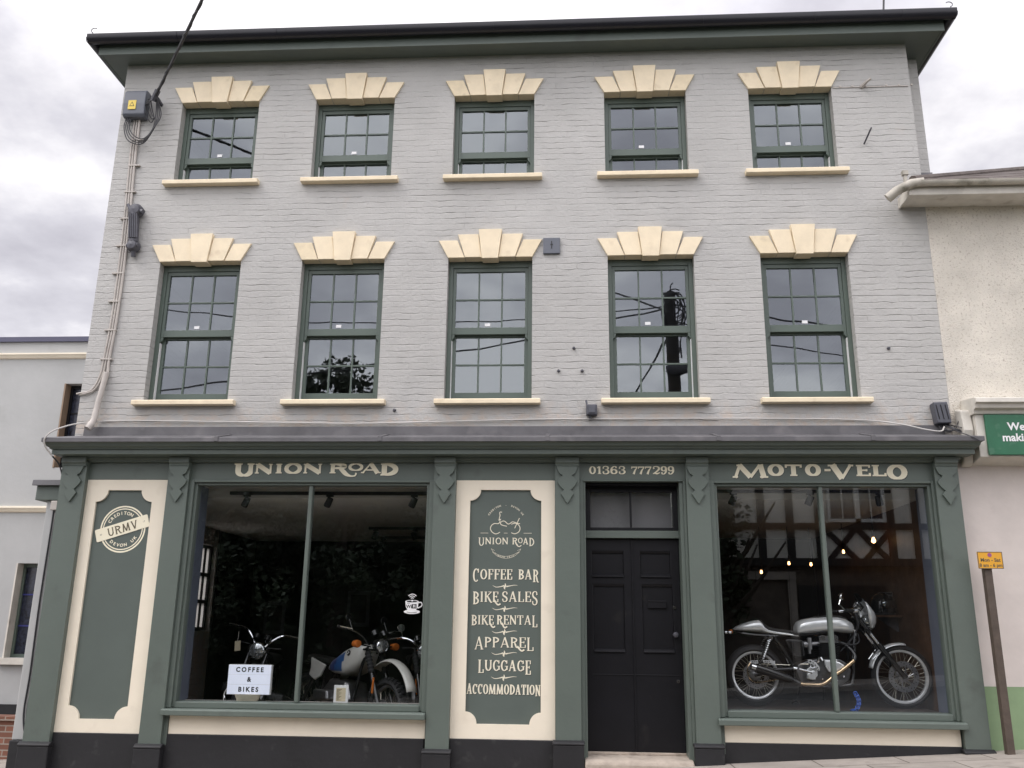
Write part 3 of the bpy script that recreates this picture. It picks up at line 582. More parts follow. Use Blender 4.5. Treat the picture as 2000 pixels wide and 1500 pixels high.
# ------------------------------------------------------------------ painted lettering: glyphs are strips in a unit-height box
def strip(pts, ws, smooth=0, closed=False):
    if smooth:
        q = crom([(p[0], p[1], wv) for p, wv in zip(pts, ws)], smooth); pts = [(p.x, p.y) for p in q]; ws = [p.z for p in q]
    n = len(pts); vs = []
    for i in range(n):
        a = pts[(i-1) % n] if closed or i else pts[0]; b = pts[(i+1) % n] if closed or i < n-1 else pts[n-1]
        d = Vector((b[0]-a[0], b[1]-a[1])).normalized(); nx, ny = -d.y, d.x
        vs += [(pts[i][0]+nx*ws[i]/2, pts[i][1]+ny*ws[i]/2), (pts[i][0]-nx*ws[i]/2, pts[i][1]-ny*ws[i]/2)]
    return vs, [(2*i, 2*i+1, 2*((i+1) % n)+1, 2*((i+1) % n)) for i in range(n if closed else n-1)]
def glyph(ch, w, T, t, s=.07, h=.055):
    """strips of one capital, w wide and 1 high; T thick and t thin stroke, s serif overhang, h serif depth (all in heights)"""
    o = []
    def ln(x0, y0, x1, y1, k): o.append(strip([(x0, y0), (x1, y1)], [k, k]))
    def serif(x, y, k=T): yy = h/2 if y == 0 else 1-h/2; o.append(strip([(x-k/2-s, yy), (x+k/2+s, yy)], [h, h])); 
    def arc(cx, cy, rx, ry, a0, a1, k0=T, k1=t, n=22, closed=False, pw=1):
        P, W_ = [], []
        for i in range(n if closed else n+1):
            a = R(a0+(a1-a0)*i/n); P.append((cx+rx*math.cos(a), cy+ry*math.sin(a))); W_.append(k1+(k0-k1)*abs(math.cos(a))**pw)
        o.append(strip(P, W_, 0, closed))
    def dot(x, y, r): o.append(([(x+r*math.cos(i*.7854), y+r*math.sin(i*.7854)) for i in range(8)], [tuple(range(8))]))
    a = T/2+s; b_ = w-T/2-s
    if ch == 'I': ln(w/2, 0, w/2, 1, T); serif(w/2, 0); serif(w/2, 1)
    elif ch == 'N':
        k = t*1.5; l, r = k/2+s, w-k/2-s; ln(l, 0, l, 1, k); ln(r, 0, r, 1, k); ln(l, .93, r, .06, T*1.05); serif(l, 0, k); serif(l, 1, k); serif(r, 1, k)
    elif ch == 'U':
        k = T*.8; r = w-k/2-s; cx = (a+r)/2; rx = (r-a)/2
        P = [(a, 1), (a, .42)]+[(cx-rx*math.cos(R(q)), .42-(.42-t*.6)*math.sin(R(q))) for q in range(15, 180, 15)]+[(r, .42), (r, 1)]
        W_ = [T, T]+[t*1.2+(T-t*1.2)*abs(math.cos(R(q))) for q in range(15, 180, 15)]+[k, k]; o.append(strip(P, W_)); serif(a, 1); serif(r, 1, k)
    elif ch in 'OQ0': arc(w/2, .5, w/2-T/2, .5-t/2, 0, 360, closed=True)
    elif ch == 'D': ln(a, 0, a, 1, T); arc(a, .5, w-T/2-a, .5-t/2, 90, -90); o.append(strip([(s*.2, h/2), (a, h/2)], [h, h])); o.append(strip([(s*.2, 1-h/2), (a, 1-h/2)], [h, h]))
    elif ch in 'BPR':
        ln(a, 0, a, 1, T); serif(a, 1); yb = .46
        arc(a, (1+yb)/2, (w-T/2-a)*(.92 if ch == 'B' else .95 if ch == 'P' else .86), (1-yb)/2-t/2, 90, -90, T*.95)
        if ch == 'B': arc(a, (yb+.08)/2, w-T/2-a, (yb+.08)/2-t/2, 90, -90, T); o.append(strip([(s*.2, h/2), (a, h/2)], [h, h]))
        else: serif(a, 0)
        if ch == 'R': o.append(strip([(a+(w-a)*.42, .5), (a+(w-a)*.58, .28), (a+(w-a)*.74, .04), (w*1.04, -.0)], [T*.7, T, T*.8, t*.8], 5))
    elif ch in 'CG':
        arc(w/2, .5, w/2-T/2, .5-t/2, 48, 312); ln(w*.86, .98, w*.86, .70, t*1.2); dot(w*.84, .74, T*.42)
        if ch == 'G': ln(w-T*.5, .42, w-T*.5, .1, T*.85); serif_y = .44; o.append(strip([(w*.58, serif_y), (w+s*.6, serif_y)], [h, h]))
    elif ch in 'EFL':
        ln(a, 0, a, 1, T); serif(a, 1) if ch == 'L' else o.append(strip([(s*.2, 1-h/2), (w*.95, 1-h/2)], [h*1.1, h*1.1])); serif(a, 0)
        if ch != 'L': ln(a, .52, w*.72, .52, t); ln(w*.72, .42, w*.72, .62, t*1.1); ln(w*.92, 1, w*.92, .74, t*1.2)
        if ch != 'F': o.append(strip([(a, h/2), (w*.97, h/2)], [h*1.1, h*1.1])); ln(w*.93, 0, w*.93, .28, t*1.3)
    elif ch == 'T': ln(w/2, 0, w/2, 1, T); serif(w/2, 0); o.append(strip([(0, 1-h/2), (w, 1-h/2)], [h*1.15]*2)); ln(t*.6, 1, t*.6, .72, t*1.2); ln(w-t*.6, 1, w-t*.6, .72, t*1.2)
    elif ch == 'A': ln(s+t*.5, 0, w*.47, .98, t*1.2); ln(w*.47, 1, w-s-T/2, 0, T); ln(w*.26, .32, w*.72, .32, t); serif(s+t*.5, 0, t); serif(w-s-T/2, 0)
    elif ch == 'M': ln(s+t*.6, 0, w*.22, 1, t*1.5); ln(w*.20, .97, w*.5, .06, T*.95); ln(w*.5, .04, w*.78, .97, t*1.4); ln(w*.79, 1, w-s-T*.5, 0, T); serif(s+t*.6, 0, t*1.3); serif(w-s-T*.5, 0); o.append(strip([(w*.12, 1-h/2), (w*.27, 1-h/2)], [h, h])); o.append(strip([(w*.72, 1-h/2), (w*.88, 1-h/2)], [h, h]))
    elif ch == 'V': ln(s+T*.5, 1, w*.52, .02, T); ln(w*.52, .02, w-s-t*.6, 1, t*1.3); serif(s+T*.5, 1); serif(w-s-t*.6, 1, t)
    elif ch == 'K': ln(a, 0, a, 1, T); serif(a, 0); serif(a, 1); ln(a, .42, w-s, .97, t*1.2); o.append(strip([(w-.30-s, 1-h/2), (w, 1-h/2)], [h, h])); o.append(strip([(a+(w-a)*.3, .55), (a+(w-a)*.6, .25), (w*.92, -.02), (w*1.08, .0)], [T*.8, T, T*.8, t], 5))
    elif ch == 'S': o.append(strip([(.86*w, .76), (.78*w, .92), (.5*w, .975), (.22*w, .90), (.13*w, .73), (.28*w, .57), (.66*w, .44), (.85*w, .27), (.74*w, .08), (.46*w, .025), (.2*w, .07), (.1*w, .24)], [t*1.4, t*1.2, t, t*1.6, T*.85, T, T, T*.85, t*1.5, t, t*1.2, t*1.5], 4)); dot(.83*w, .76, T*.4); dot(.12*w, .24, T*.42)
    elif ch == '-': ln(0, .5, w, .5, 1)
    elif ch == '1': ln(w*.56, 0, w*.56, 1, T); serif(w*.56, 0); ln(w*.56, .98, w*.1, .80, t*1.6)
    elif ch == '3': o.append(strip([(.08*w, .78), (.2*w, .93), (.48*w, .975), (.76*w, .9), (.84*w, .75), (.72*w, .6), (.42*w, .54), (.74*w, .48), (.9*w, .28), (.76*w, .09), (.46*w, .025), (.16*w, .08), (.06*w, .24)], [t, t*1.1, t, t*1.7, T*.85, t*1.6, t, t*1.6, T, t*1.8, t, t*1.2, t], 4)); dot(.14*w, .77, T*.42); dot(.14*w, .24, T*.45)
    elif ch in '69':
        q = len(o); arc(w/2, .31, w/2-T/2, .31-t/2, 0, 360, closed=True); o.append(strip([(T/2, .33), (T*.55, .62), (w*.34, .88), (w*.62, .975), (w*.84, .9)], [T, T, T*.7, t*1.1, t*1.4], 4)); dot(w*.80, .83, T*.4)
        if ch == '9':
            for i in range(q, len(o)): o[i] = ([(w-x, 1-y) for x, y in o[i][0]], o[i][1])
    elif ch == '7': o.append(strip([(0, .92), (w, .92)], [.16, .16])); ln(w*.04, 1, w*.04, .70, t*1.3); o.append(strip([(w*.95, .88), (w*.6, .5), (w*.36, 0)], [t, T*.8, T*1.15], 4))
    elif ch == '2': o.append(strip([(.1*w, .72), (.16*w, .9), (.46*w, .975), (.78*w, .88), (.86*w, .68), (.68*w, .44), (.1*w, .06)], [t, t*1.2, t, t*1.8, T, T*.8, t], 4)); dot(.17*w, .74, T*.42); o.append(strip([(.04*w, .07), (.3*w, .12), (.62*w, .07), (.98*w, .2)], [t, T*.6, T*.7, t*.8], 4))
    return o
class Paint:
    def __init__(s, y): s.y = y; s.a = MB(); s.b = MB(); s.k = 0
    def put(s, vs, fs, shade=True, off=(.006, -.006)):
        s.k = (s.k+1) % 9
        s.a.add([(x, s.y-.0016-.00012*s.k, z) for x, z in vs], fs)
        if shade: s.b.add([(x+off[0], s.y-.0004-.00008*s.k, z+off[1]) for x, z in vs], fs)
    def letter(s, ch, x0, x1, z0, z1, T, t, sh=.07, h=.055, shade=True, off=(.006, -.006)):
        H = z1-z0; w_ = (x1-x0)/H
        for vs, fs in glyph(ch, w_, T, t, sh, h): s.put([(x0+x*H, z0+y*H) for x, y in vs], fs, shade, off)
    def line(s, pts, wd, smooth=0, closed=False, shade=False):
        vs, fs = strip(pts, wd if isinstance(wd, list) else [wd]*len(pts), smooth, closed); s.put(vs, fs, shade)
    def word(s, text, x0, x1, z0, z1, T, t, big={}, gap=.10, **kw):
        H = z1-z0; nat = {'I': .34, 'E': .56, 'F': .54, 'L': .56, 'M': .98, 'O': .72, 'C': .66, 'G': .70, 'A': .76, 'B': .60, 'R': .64, 'K': .70, 'S': .54, 'N': .74, 'T': .66, 'P': .58, 'U': .74, 'D': .72, 'D2': .7, ' ': .35}
        tot = sum(nat[c] for c in text)+gap*(len(text)-1); k = (x1-x0)/tot; x = x0
        for i, c in enumerate(text):
            wv = nat[c]*k
            if c != ' ': lo, hi = big.get(i, (0, 0)); s.letter(c, x, x+wv, z0-lo*H, z1+hi*H, T/(1+lo+hi), t/(1+lo+hi), **kw)
            x += wv+gap*k
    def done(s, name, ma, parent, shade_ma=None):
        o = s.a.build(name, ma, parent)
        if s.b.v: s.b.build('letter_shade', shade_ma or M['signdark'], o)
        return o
def text_mesh(txt, size, bold=0, space=1):
    c = bpy.data.curves.new('text', 'FONT'); c.body = txt; c.size = size; c.align_x = 'CENTER'; c.align_y = 'CENTER'; c.offset = bold; c.space_character = space; c.resolution_u = 3
    o = bpy.data.objects.new('text', c); col.objects.link(o); dg = bpy.context.evaluated_depsgraph_get(); me = bpy.data.meshes.new_from_object(o.evaluated_get(dg))
    vs = [(v.co.x, v.co.y) for v in me.vertices]; fs = [tuple(p.vertices) for p in me.polygons]
    bpy.data.objects.remove(o); bpy.data.curves.remove(c); bpy.data.meshes.remove(me); return vs, fs
def put_text(b, txt, size, x, y, z, bold=0, rot=0, sx=1, space=1):
    vs, fs = text_mesh(txt, size, bold, space); c, s = math.cos(rot), math.sin(rot)
    b.add([(x+u*sx*c-v*s, y, z+u*sx*s+v*c) for u, v in vs], fs)
def arc_text(b, txt, cx, cz, r, a0, a1, size, y, inside=False, bold=0):
    n = len(txt)
    for i, ch in enumerate(txt):
        if ch == ' ': continue
        a = R(a0+(a1-a0)*i/max(1, n-1)); put_text(b, ch, size, cx+r*math.cos(a), y, cz+r*math.sin(a), bold, a-math.pi/2 if not inside else a+math.pi/2)
FY = -.08
p = Paint(FY)
for ch, x0, x1, z0, z1 in [('U', -3.498, -3.281, 3.093, 3.232), ('N', -3.272, -3.085, 3.123, 3.228), ('I', -3.062, -2.972, 3.125, 3.228), ('O', -2.962, -2.771, 3.123, 3.232), ('N', -2.756, -2.56, 3.125, 3.228)]:
    p.letter(ch.upper(), x0, x1, z0, z1, .44 if ch != 'o' else .42, .14, .10, .12)
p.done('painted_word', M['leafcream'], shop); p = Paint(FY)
for ch, x0, x1, z0, z1 in [('o', -2.282, -2.122, 3.153, 3.232), ('A', -2.145, -1.936, 3.129, 3.232), ('D', -1.941, -1.752, 3.104, 3.232)]:
    p.letter(ch.upper(), x0, x1, z0, z1, .44 if ch != 'o' else .42, .14, .10, .12)
# R whose leg curls under the small o
H = .103; x0, z0 = -2.477, 3.126
for vs, fs in glyph('P', 1.85, .42, .14, .10, .12): p.put([(x0+x*H, z0+y*H) for x, y in vs], fs)
p.line([(-2.37, 3.178), (-2.335, 3.15), (-2.30, 3.118), (-2.25, 3.098), (-2.205, 3.104), (-2.196, 3.132)], [.03, .045, .04, .018, .016, .02], 5, shade=True)
p.done('painted_word', M['leafcream'], shop)
p = Paint(FY)
for ch, x0, x1, z0, z1 in [('M', 1.673, 2.027, 3.085, 3.222), ('O', 2.023, 2.188, 3.106, 3.224), ('T', 2.198, 2.367, 3.104, 3.221), ('O', 2.396, 2.555, 3.106, 3.224), ('-', 2.589, 2.650, 3.153, 3.176), ('V', 2.625, 2.88, 3.076, 3.221), ('E', 2.901, 3.044, 3.104, 3.218), ('L', 3.059, 3.197, 3.103, 3.218), ('O', 3.2, 3.405, 3.072, 3.218)]:
    p.letter(ch, x0, x1, z0, z1, .42 if ch != 'M' else .40, .15, .10, .13)
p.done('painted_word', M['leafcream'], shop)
p = Paint(FY)
for ch, x0, x1, z0, z1 in [('0', .222, .293, 3.122, 3.203), ('1', .300, .350, 3.123, 3.201), ('3', .359, .428, 3.122, 3.204), ('6', .439, .513, 3.122, 3.203), ('3', .524, .592, 3.122, 3.203)]:
    p.letter(ch, x0, x1, z0, z1, .26, .10, .09, .08, off=(.004, -.004))
p.done('telephone_number', M['leafcream'], shop); p = Paint(FY)
for ch, x0, x1, z0, z1 in [('7', .655, .715, 3.121, 3.2), ('7', .723, .786, 3.121, 3.2), ('7', .794, .857, 3.121, 3.2), ('2', .868, .944, 3.121, 3.203), ('9', .949, 1.015, 3.12, 3.203), ('9', 1.02, 1.088, 3.12, 3.203)]:
    p.letter(ch, x0, x1, z0, z1, .26, .10, .09, .08, off=(.004, -.004))
p.done('telephone_number', M['leafcream'], shop)
# hanging list on the tall middle panel
PY = -.058
kw = dict(sh=.05, h=.05, off=(.005, -.006)); T_, t_ = .165, .078
def service(words, tail=None):
    p = Paint(PY)
    for q in words: p.word(*q[:5], T_, t_, q[5] if len(q) > 5 else {}, gap=q[6] if len(q) > 6 else .10, **kw)
    if tail: p.line(tail, [.018, .014, .016], 5, shade=True)
    p.done('service_word', M['listcream'], shop)
service([('COFFEE', -.952, -.557, 2.06, 2.16, {0: (.25, .06)})]); service([('BAR', -.494, -.291, 2.062, 2.16, {2: (.26, 0)})])
service([('BIKE', -.947, -.693, 1.84, 1.94, {0: (.24, .0)})], [(-.735, 1.86), (-.70, 1.815), (-.67, 1.822)]); service([('SALES', -.655, -.3, 1.843, 1.943, {4: (.30, .06)})])
service([('BIKE', -.956, -.736, 1.623, 1.712, {0: (.10, .02)})], [(-.775, 1.64), (-.745, 1.598), (-.72, 1.606)]); service([('RENTAL', -.704, -.304, 1.625, 1.714, {5: (.26, 0)})], [(-.655, 1.64), (-.628, 1.595), (-.60, 1.606)])
service([('APPAREL', -.92, -.34, 1.407, 1.504, {0: (.22, .02), 6: (.30, 0)})], [(-.50, 1.42), (-.46, 1.378), (-.43, 1.388)])
service([('LUGGAGE', -.881, -.366, 1.187, 1.288, {0: (.2, .02), 6: (.30, 0)})])
service([('ACCOMMODATION', -.989, -.269, .971, 1.063, {0: (.0, .06), 12: (.12, 0)}, .05)])
for zc in (1.993, 1.774, 1.553, 1.349, 1.124):
    xc = -.627; p = Paint(PY)
    p.line([(xc-.125, zc+.008), (xc-.09, zc-.008), (xc-.045, zc-.003), (xc-.01, zc+.006)], [.002, .006, .008, .014], 4); p.line([(xc+.012, zc-.002), (xc+.045, zc+.004), (xc+.09, zc+.012), (xc+.125, zc+.010)], [.014, .008, .005, .002], 4)
    p.line([(xc, zc+.03), (xc+.003, zc+.008), (xc-.006, zc-.012), (xc, zc-.03)], [.003, .016, .018, .003], 3)
    p.done('ornament', M['listcream'], shop)
# outline motorcycle emblem above the list
p = Paint(PY)
for pts in ([(-.686, 2.53), (-.71, 2.516), (-.737, 2.513), (-.769, 2.533), (-.784, 2.564), (-.774, 2.595), (-.746, 2.616), (-.704, 2.616), (-.687, 2.64), (-.695, 2.665), (-.688, 2.699), (-.693, 2.724), (-.685, 2.733), (-.668, 2.731)],
            [(-.705, 2.651), (-.677, 2.661)], [(-.617, 2.589), (-.669, 2.602), (-.683, 2.62), (-.67, 2.637), (-.642, 2.641), (-.607, 2.613), (-.586, 2.617), (-.558, 2.634), (-.509, 2.62), (-.483, 2.616)],
            [(-.572, 2.61), (-.53, 2.62), (-.495, 2.6), (-.482, 2.565), (-.498, 2.531), (-.536, 2.514), (-.571, 2.524)], [(-.489, 2.672), (-.509, 2.631), (-.537, 2.569)]): p.line(pts, .0075, 4 if len(pts) > 2 else 0)
for a, b_ in ((-.884, -.804), (-.446, -.363), (-.647, -.609)): p.line([(a, 2.52), (b_, 2.52)], .004)
p.word('UNION', -.904, -.602, 2.408, 2.474, .16, .09, {0: (.24, 0)}, shade=False); p.word('R', -.56, -.505, 2.408, 2.474, .16, .09, shade=False); p.word('AD', -.452, -.338, 2.408, 2.474, .16, .09, {1: (.25, 0)}, shade=False); p.letter('O', -.502, -.455, 2.42, 2.474, .16, .09, shade=False)
p.line([(-.53, 2.43), (-.512, 2.40), (-.49, 2.386), (-.468, 2.398)], .009, 4)
p.line([(-.77, 2.362), (-.748, 2.328), (-.69, 2.30), (-.623, 2.288), (-.556, 2.302), (-.493, 2.333), (-.472, 2.364)], .0028, 4); p.line([(-.75, 2.322), (-.70, 2.287), (-.623, 2.268), (-.546, 2.287), (-.495, 2.325)], .0028, 4)
for sg in (-1, 1): p.line([(-.623+sg*.151, 2.364), (-.623+sg*.115, 2.345), (-.623+sg*.14, 2.33), (-.623+sg*.10, 2.318)], .0028)
arc_text(p.a, 'CREDITON  -  DEVON UK', -.628, 2.60, .203, 148, 32, .024, PY-.0022, bold=.0006); arc_text(p.a, 'MOTO VELO', -.623, 2.50, .222, 250, 290, .02, PY-.0022, inside=True, bold=.0004)
p.done('motorcycle_emblem', M['listcream'], shop)
# round emblem on the left panel
p = Paint(PY); cx, cz = -4.632, 2.541; t16 = R(17.5)
for r, wv in ((.235, .016), (.210, .011)): p.line([(cx+r*math.cos(R(a)), cz+r*math.sin(R(a))) for a in range(0, 360, 8)], wv, 0, True)
arc_text(p.a, 'CREDITON', cx, cz, .165, 152, 62, .047, PY-.0024, bold=.0012); arc_text(p.a, 'DEVON UK', cx, cz, .168, 232, 328, .045, PY-.0024, inside=True, bold=.0012)
em = p.done('round_emblem', M['leafcream'], shop)
def rot(u, v): return (cx-.005+u*math.cos(t16)-v*math.sin(t16), cz+.008+u*math.sin(t16)+v*math.cos(t16))
corner = [(-.285, -.058), (-.275, -.066), (.275, -.066), (.285, -.058), (.285, .058), (.275, .066), (-.275, .066), (-.285, .058)]
b = MB(); P_ = [rot(*q) for q in corner]; b.prism(P_, PY-.0062, PY-.003); bn = b.build('emblem_banner', M['leafcream'], em)
p = Paint(PY-.0062)
for ch, a, c in (('U', -.155, -.09), ('R', -.075, -.01), ('M', .0, .085), ('V', .095, .165)):
    Hh = .085
    for vs, fs in glyph(ch, (c-a)/Hh, .15, .10, .05, .06): p.put([rot(a+x*Hh, -.044+y*Hh) for x, y in vs], fs, False)
p.done('emblem_letters', M['signtext'], bn)
for u in (-.23, .235):
    q = rot(u, 0); k = MB(); put_text(k, '20' if u < 0 else '17', .024, q[0], PY-.0066, q[1], rot=t16); k.build('emblem_number', M['signtext'], bn)

# ------------------------------------------------------------------ things fixed to the front
def root(name, loc, label, cat, group=None): return empty(name, loc, label, cat, group)
t = root('cable_box', (-5.1, 0, 7.4), 'grey service box with a yellow warning sticker near the top left wall corner', 'junction box')
MB().prismx([(-.001, 7.39), (-.09, 7.39), (-.118, 7.42), (-.125, 7.56), (-.118, 7.71), (-.09, 7.745), (-.001, 7.745)], -5.25, -4.985).build('housing', M['mgrey'], t, bevel=.01)
b = B(-5.185, -5.09, -.129, -.126, 7.475, 7.595).build('warning_sticker', M['warn'], t); k = MB().prism([(-5.168, 7.515), (-5.108, 7.515), (-5.138, 7.575)], -.1305, -.1295); k.build('triangle', M['ink'], b)
k = MB().prism([(-5.158, 7.521), (-5.118, 7.521), (-5.138, 7.562)], -.1315, -.1306); k.build('triangle_fill', M['warn'], b)
MB().lathe([(0, -.01), (.012, -.008), (.012, .03)], (-4.985, -.06, 7.57), (-1, 0, 0), 12).build('latch', M['dgrey'], t, smooth=True)
# service drop from the street pole
S0, S1 = Vector((-4.86, -.14, 7.62)), Vector((2.28, -9.4, 8.42))
cat_ = [S0.lerp(S1, i/24)-Vector((0, 0, .10*math.sin(math.pi*i/24))) for i in range(25)]
t = root('service_wire', tuple(S0), 'black twisted service wire running from the wall box up over the street', 'wire')
MB().tube(cat_, .016, 6).build('wire', M['cable'], t, smooth=True); tw = MB(); hel = []
for i in range(220):
    q = i/219*24; j = int(min(q, 23)); pt = cat_[j].lerp(cat_[j+1], q-j); hel.append(pt+Vector((math.cos(i*.9), 0, math.sin(i*.9)))*.015)
tw.tube(hel, .010, 5).build('twisted_strand', M['cable'], t, smooth=True)
MB().tube([S0+Vector((.02, .14, -.02)), S0+Vector((.01, .05, 0)), S0], [.02, .025, .03], 8).tube([S0+Vector((-.02, 0, -.05)), S0+Vector((.05, -.05, .06))], .035, 8).build('anchor', M['iron'], t, smooth=True)
lp = MB()
for k in range(4):
    d = .021*k
    lp.tube(crom([(S0.x+.0+d*.3, -.10-d, S0.z), (-4.845+d, -.10, 7.42), (-4.86+d, -.10-d, 7.22), (-4.96, -.09, 7.10-d), (-5.08-d, -.09, 7.14-d), (-5.16-d, -.08, 7.26), (-5.15-d, -.07, 7.40)], 6), .0065, 6)
for k in range(4):
    lp.tube(crom([(S0.x-.02, -.13, S0.z-.02), (S0.x-.08-.02*k, -.10, S0.z+.04-.05*k), (S0.x-.05, -.08, S0.z-.12-.06*k), (S0.x+.0, -.09, S0.z-.25)], 5), .006, 5)
lp.build('cable_loops', M['cable'], t, smooth=True)
t = root('wall_conduit', (-5.09, 0, 5.8), 'pale painted cables clipped down the left edge of the brick front', 'cable run')
for k, dx in enumerate((-.03, .0, .032)):
    e_ = [(-5.14, -.02, 7.39), (-5.128, -.02, 6.8), (-5.09, -.02, 5.83), (-5.088, -.02, 4.9), (-5.082, -.02, 4.42)]
    tail = [(-5.10, -.02, 4.22), (-5.17, -.02, 4.06), (-5.30, -.02, 4.02), (-5.345, 0, 4.02)] if k < 2 else [(-5.07, -.03, 4.2)]
    MB().tube(crom([(x+dx+(.03 if j < 4 else 0), y, z-(.012*k if j > 6 else 0)) for j, (x, y, z) in enumerate(e_+tail)], 5), .010 if k < 2 else .014, 6).build('conduit', M['conduit'], t, smooth=True)
MB().tube(crom([(-5.048, -.04, 4.25), (-5.07, -.05, 4.05), (-5.092, -.06, 3.85), (-5.098, -.08, 3.70), (-5.13, -.12, 3.60)], 5), [.03]*12+[.034]*5+[.04]*4, 10).build('cable_duct', M['conduit'], t, smooth=True)
for z in [4.4+.34*i for i in range(9)]:
    x = -5.09+.025*max(0, min(1, (z-5.8)/1.5))-.0*z; B(x-.06, x+.075, -.034, 0, z, z+.014).build('clip', M['conduit'], t)
t = root('insulator_bracket', (-4.95, 0, 5.95), 'dark grey cast iron cable insulator bracket beside the left conduit', 'bracket')
MB().tube([(-4.96, -.07, 6.16), (-4.925, -.07, 5.78)], .055, 12).build('body', M['iron'], t, smooth=True, bevel=.006)
k = MB()
for i in range(5): k.tube([(-4.99+.022*i, -.128, 6.12), (-4.955+.022*i, -.128, 5.82)], .008, 6)
k.build('rib', M['iron'], t, smooth=True)
MB().lathe([(0, -.07), (.06, -.06), (.085, -.02), (.085, .03), (.04, .05)], (-4.95, -.06, 6.18), (0, 1, 0), 14).tube([(-5.0, -.06, 6.16), (-5.06, -.05, 6.27)], .02, 8).tube([(-4.9, -.08, 6.17), (-4.84, -.1, 6.15)], .026, 8).build('top_lug', M['iron'], t, smooth=True)
MB().lathe([(0, -.07), (.05, -.06), (.07, -.02), (.075, .03), (.04, .05)], (-4.925, -.06, 5.74), (0, 1, 0), 14).tube([(-4.99, -.08, 5.74), (-4.86, -.08, 5.74)], .03, 8).tube([(-4.92, -.06, 5.7), (-4.92, -.04, 5.62)], .03, 8).build('bottom_lug', M['iron'], t, smooth=True)
t = root('wall_vent_plate', (-.16, 0, 5.69), 'small square dark grey plate beside the middle first floor keystone lintel', 'wall plate')
B(-.255, -.068, -.03, -.001, 5.593, 5.782).build('plate', M['mgrey'], t, bevel=.006)
MB().prism([(-.166, 5.65), (-.156, 5.65), (-.156, 5.69), (-.147, 5.69), (-.147, 5.706), (-.156, 5.706), (-.156, 5.74), (-.166, 5.74), (-.166, 5.706), (-.175, 5.706), (-.175, 5.69), (-.166, 5.69)], -.033, -.029).build('slot', M['ink'], t)
t = root('junction_box', (.25, 0, 3.8), 'small weathered grey electrical box on the brick above the door', 'electrical box')
B(.20, .315, -.09, -.001, 3.745, 3.86).build('housing', M['iron'], t, bevel=.012)
MB().tube([(.21, -.05, 3.86), (.2, -.04, 3.91)], .012, 6).tube([(.24, -.05, 3.745), (.24, -.04, 3.72)], .015, 6).build('gland', M['iron'], t, smooth=True)
B(.222, .295, -.098, -.09, 3.765, 3.84).build('lid', M['dgrey'], t, bevel=.005)
t = root('corner_box', (3.8, 0, 3.75), 'tall black cable box with wires below at the right end above the cornice', 'cable box')
b = MB().prism([(3.72, 3.86), (3.862, 3.866), (3.885, 3.64), (3.745, 3.64)], -.12, -.001); b.build('housing', M['dgrey'], t, bevel=.012)
k = MB()
for i, x in enumerate((3.755, 3.80, 3.845)): k.tube([(x-.012, -.123, 3.83), (x+.008, -.123, 3.68)], .004, 5)
k.build('groove', M['black'], t)
k = MB()
for i in range(7): k.tube(crom([(3.77+.015*i, -.06, 3.64), (3.78+.03*i, -.1-.01*i, 3.58-.01*(i % 3)), (3.86+.04*i, -.12, 3.55+.03*math.sin(i)), (3.92+.035*i, -.10, 3.62+.05*math.sin(i*2))], 6), .005, 5)
k.tube(crom([(3.82, -.1, 3.62), (3.86, -.25, 3.53), (3.93, -.38, 3.45), (4.0, -.40, 3.40)], 6), .006, 5); k.build('loose_wires', M['cable'], t, smooth=True)
t = root('telephone_cable', (0, 0, 3.7), 'thin pale cable strung along the brick just above the lead flashing', 'cable')
pts = [(-5.155, -.15, 3.66)]+[(x, -.022, z) for x, z in ((-5.313+.25, 3.70), (-4.741, 3.711), (-3.889, 3.698), (-2.991, 3.684), (-2.214, 3.672), (-1.121, 3.696), (-.041, 3.715), (1.552, 3.716), (2.594, 3.708), (3.108, 3.69))]+[(3.4, -.10, 3.63), (3.60, -.16, 3.565), (3.74, -.17, 3.545), (3.80, -.12, 3.60)]
MB().tube(crom(pts, 6), .0075, 6).build('cable', M['wcable'], t, smooth=True)
MB().tube(crom([(-5.155, -.15, 3.66), (-5.25, -.28, 3.60), (-5.36, -.37, 3.52), (-5.42, -.39, 3.44), (-5.42, -.36, 3.36), (-5.37, -.29, 3.27)], 6), .009, 6).build('loop', M['wcable'], t, smooth=True)
MB().tube(crom([(-5.37, -.29, 3.27), (-5.34, -.2, 3.2), (-5.345, -.1, 3.10), (-5.34, -.05, 3.04)], 5), .008, 6).build('tail', M['cable'], t, smooth=True)
t = root('pier_cable', (-5.45, 0, 1.6), 'two dark cables running down the pale side pier from a small white box', 'cable')
B(-5.47, -5.38, -.03, .029, 2.74, 2.84).build('box', M['conduit'], t, bevel=.008)
for k in (0, 1):
    MB().tube(crom([(-5.44+.05*k, 0, 2.74), (-5.45+.03*k, .015, 2.6), (-5.46+.045*k, .018, 1.8), (-5.45+.04*k, .018, 1.1), (-5.455+.035*k, .015, .75), (-5.42+.02*k, .01, .56), (-5.37, 0, .48)], 6), .009, 6).build('cable', M['cable'], t, smooth=True)
t = root('iron_strap', (3.5, 0, 7.6), 'thin iron strap with a hooked eye on the brick right of the top right window', 'wall strap')
MB().box(3.06, 3.90, -.010, -.001, 7.600, 7.609).build('strap', M['conduit'], t)
MB().tube([(3.38, 0, 7.605), (3.42, -.07, 7.63), (3.46, -.10, 7.65)], [.026, .018, .012], 8).build('hook', M['conduit'], t, smooth=True)
for i in range(6): MB().lathe([(.001, -.014), (.012, -.012), (.014, 0)], (3.14+.14*i+(.1 if i > 2 else 0), -.001, 7.618), (0, 1, 0), 8).build('rivet', M['conduit'], t)
t = root('wall_spike', (3.37, 0, 6.93), 'short iron spike sticking out of the brick right of the top windows', 'spike')
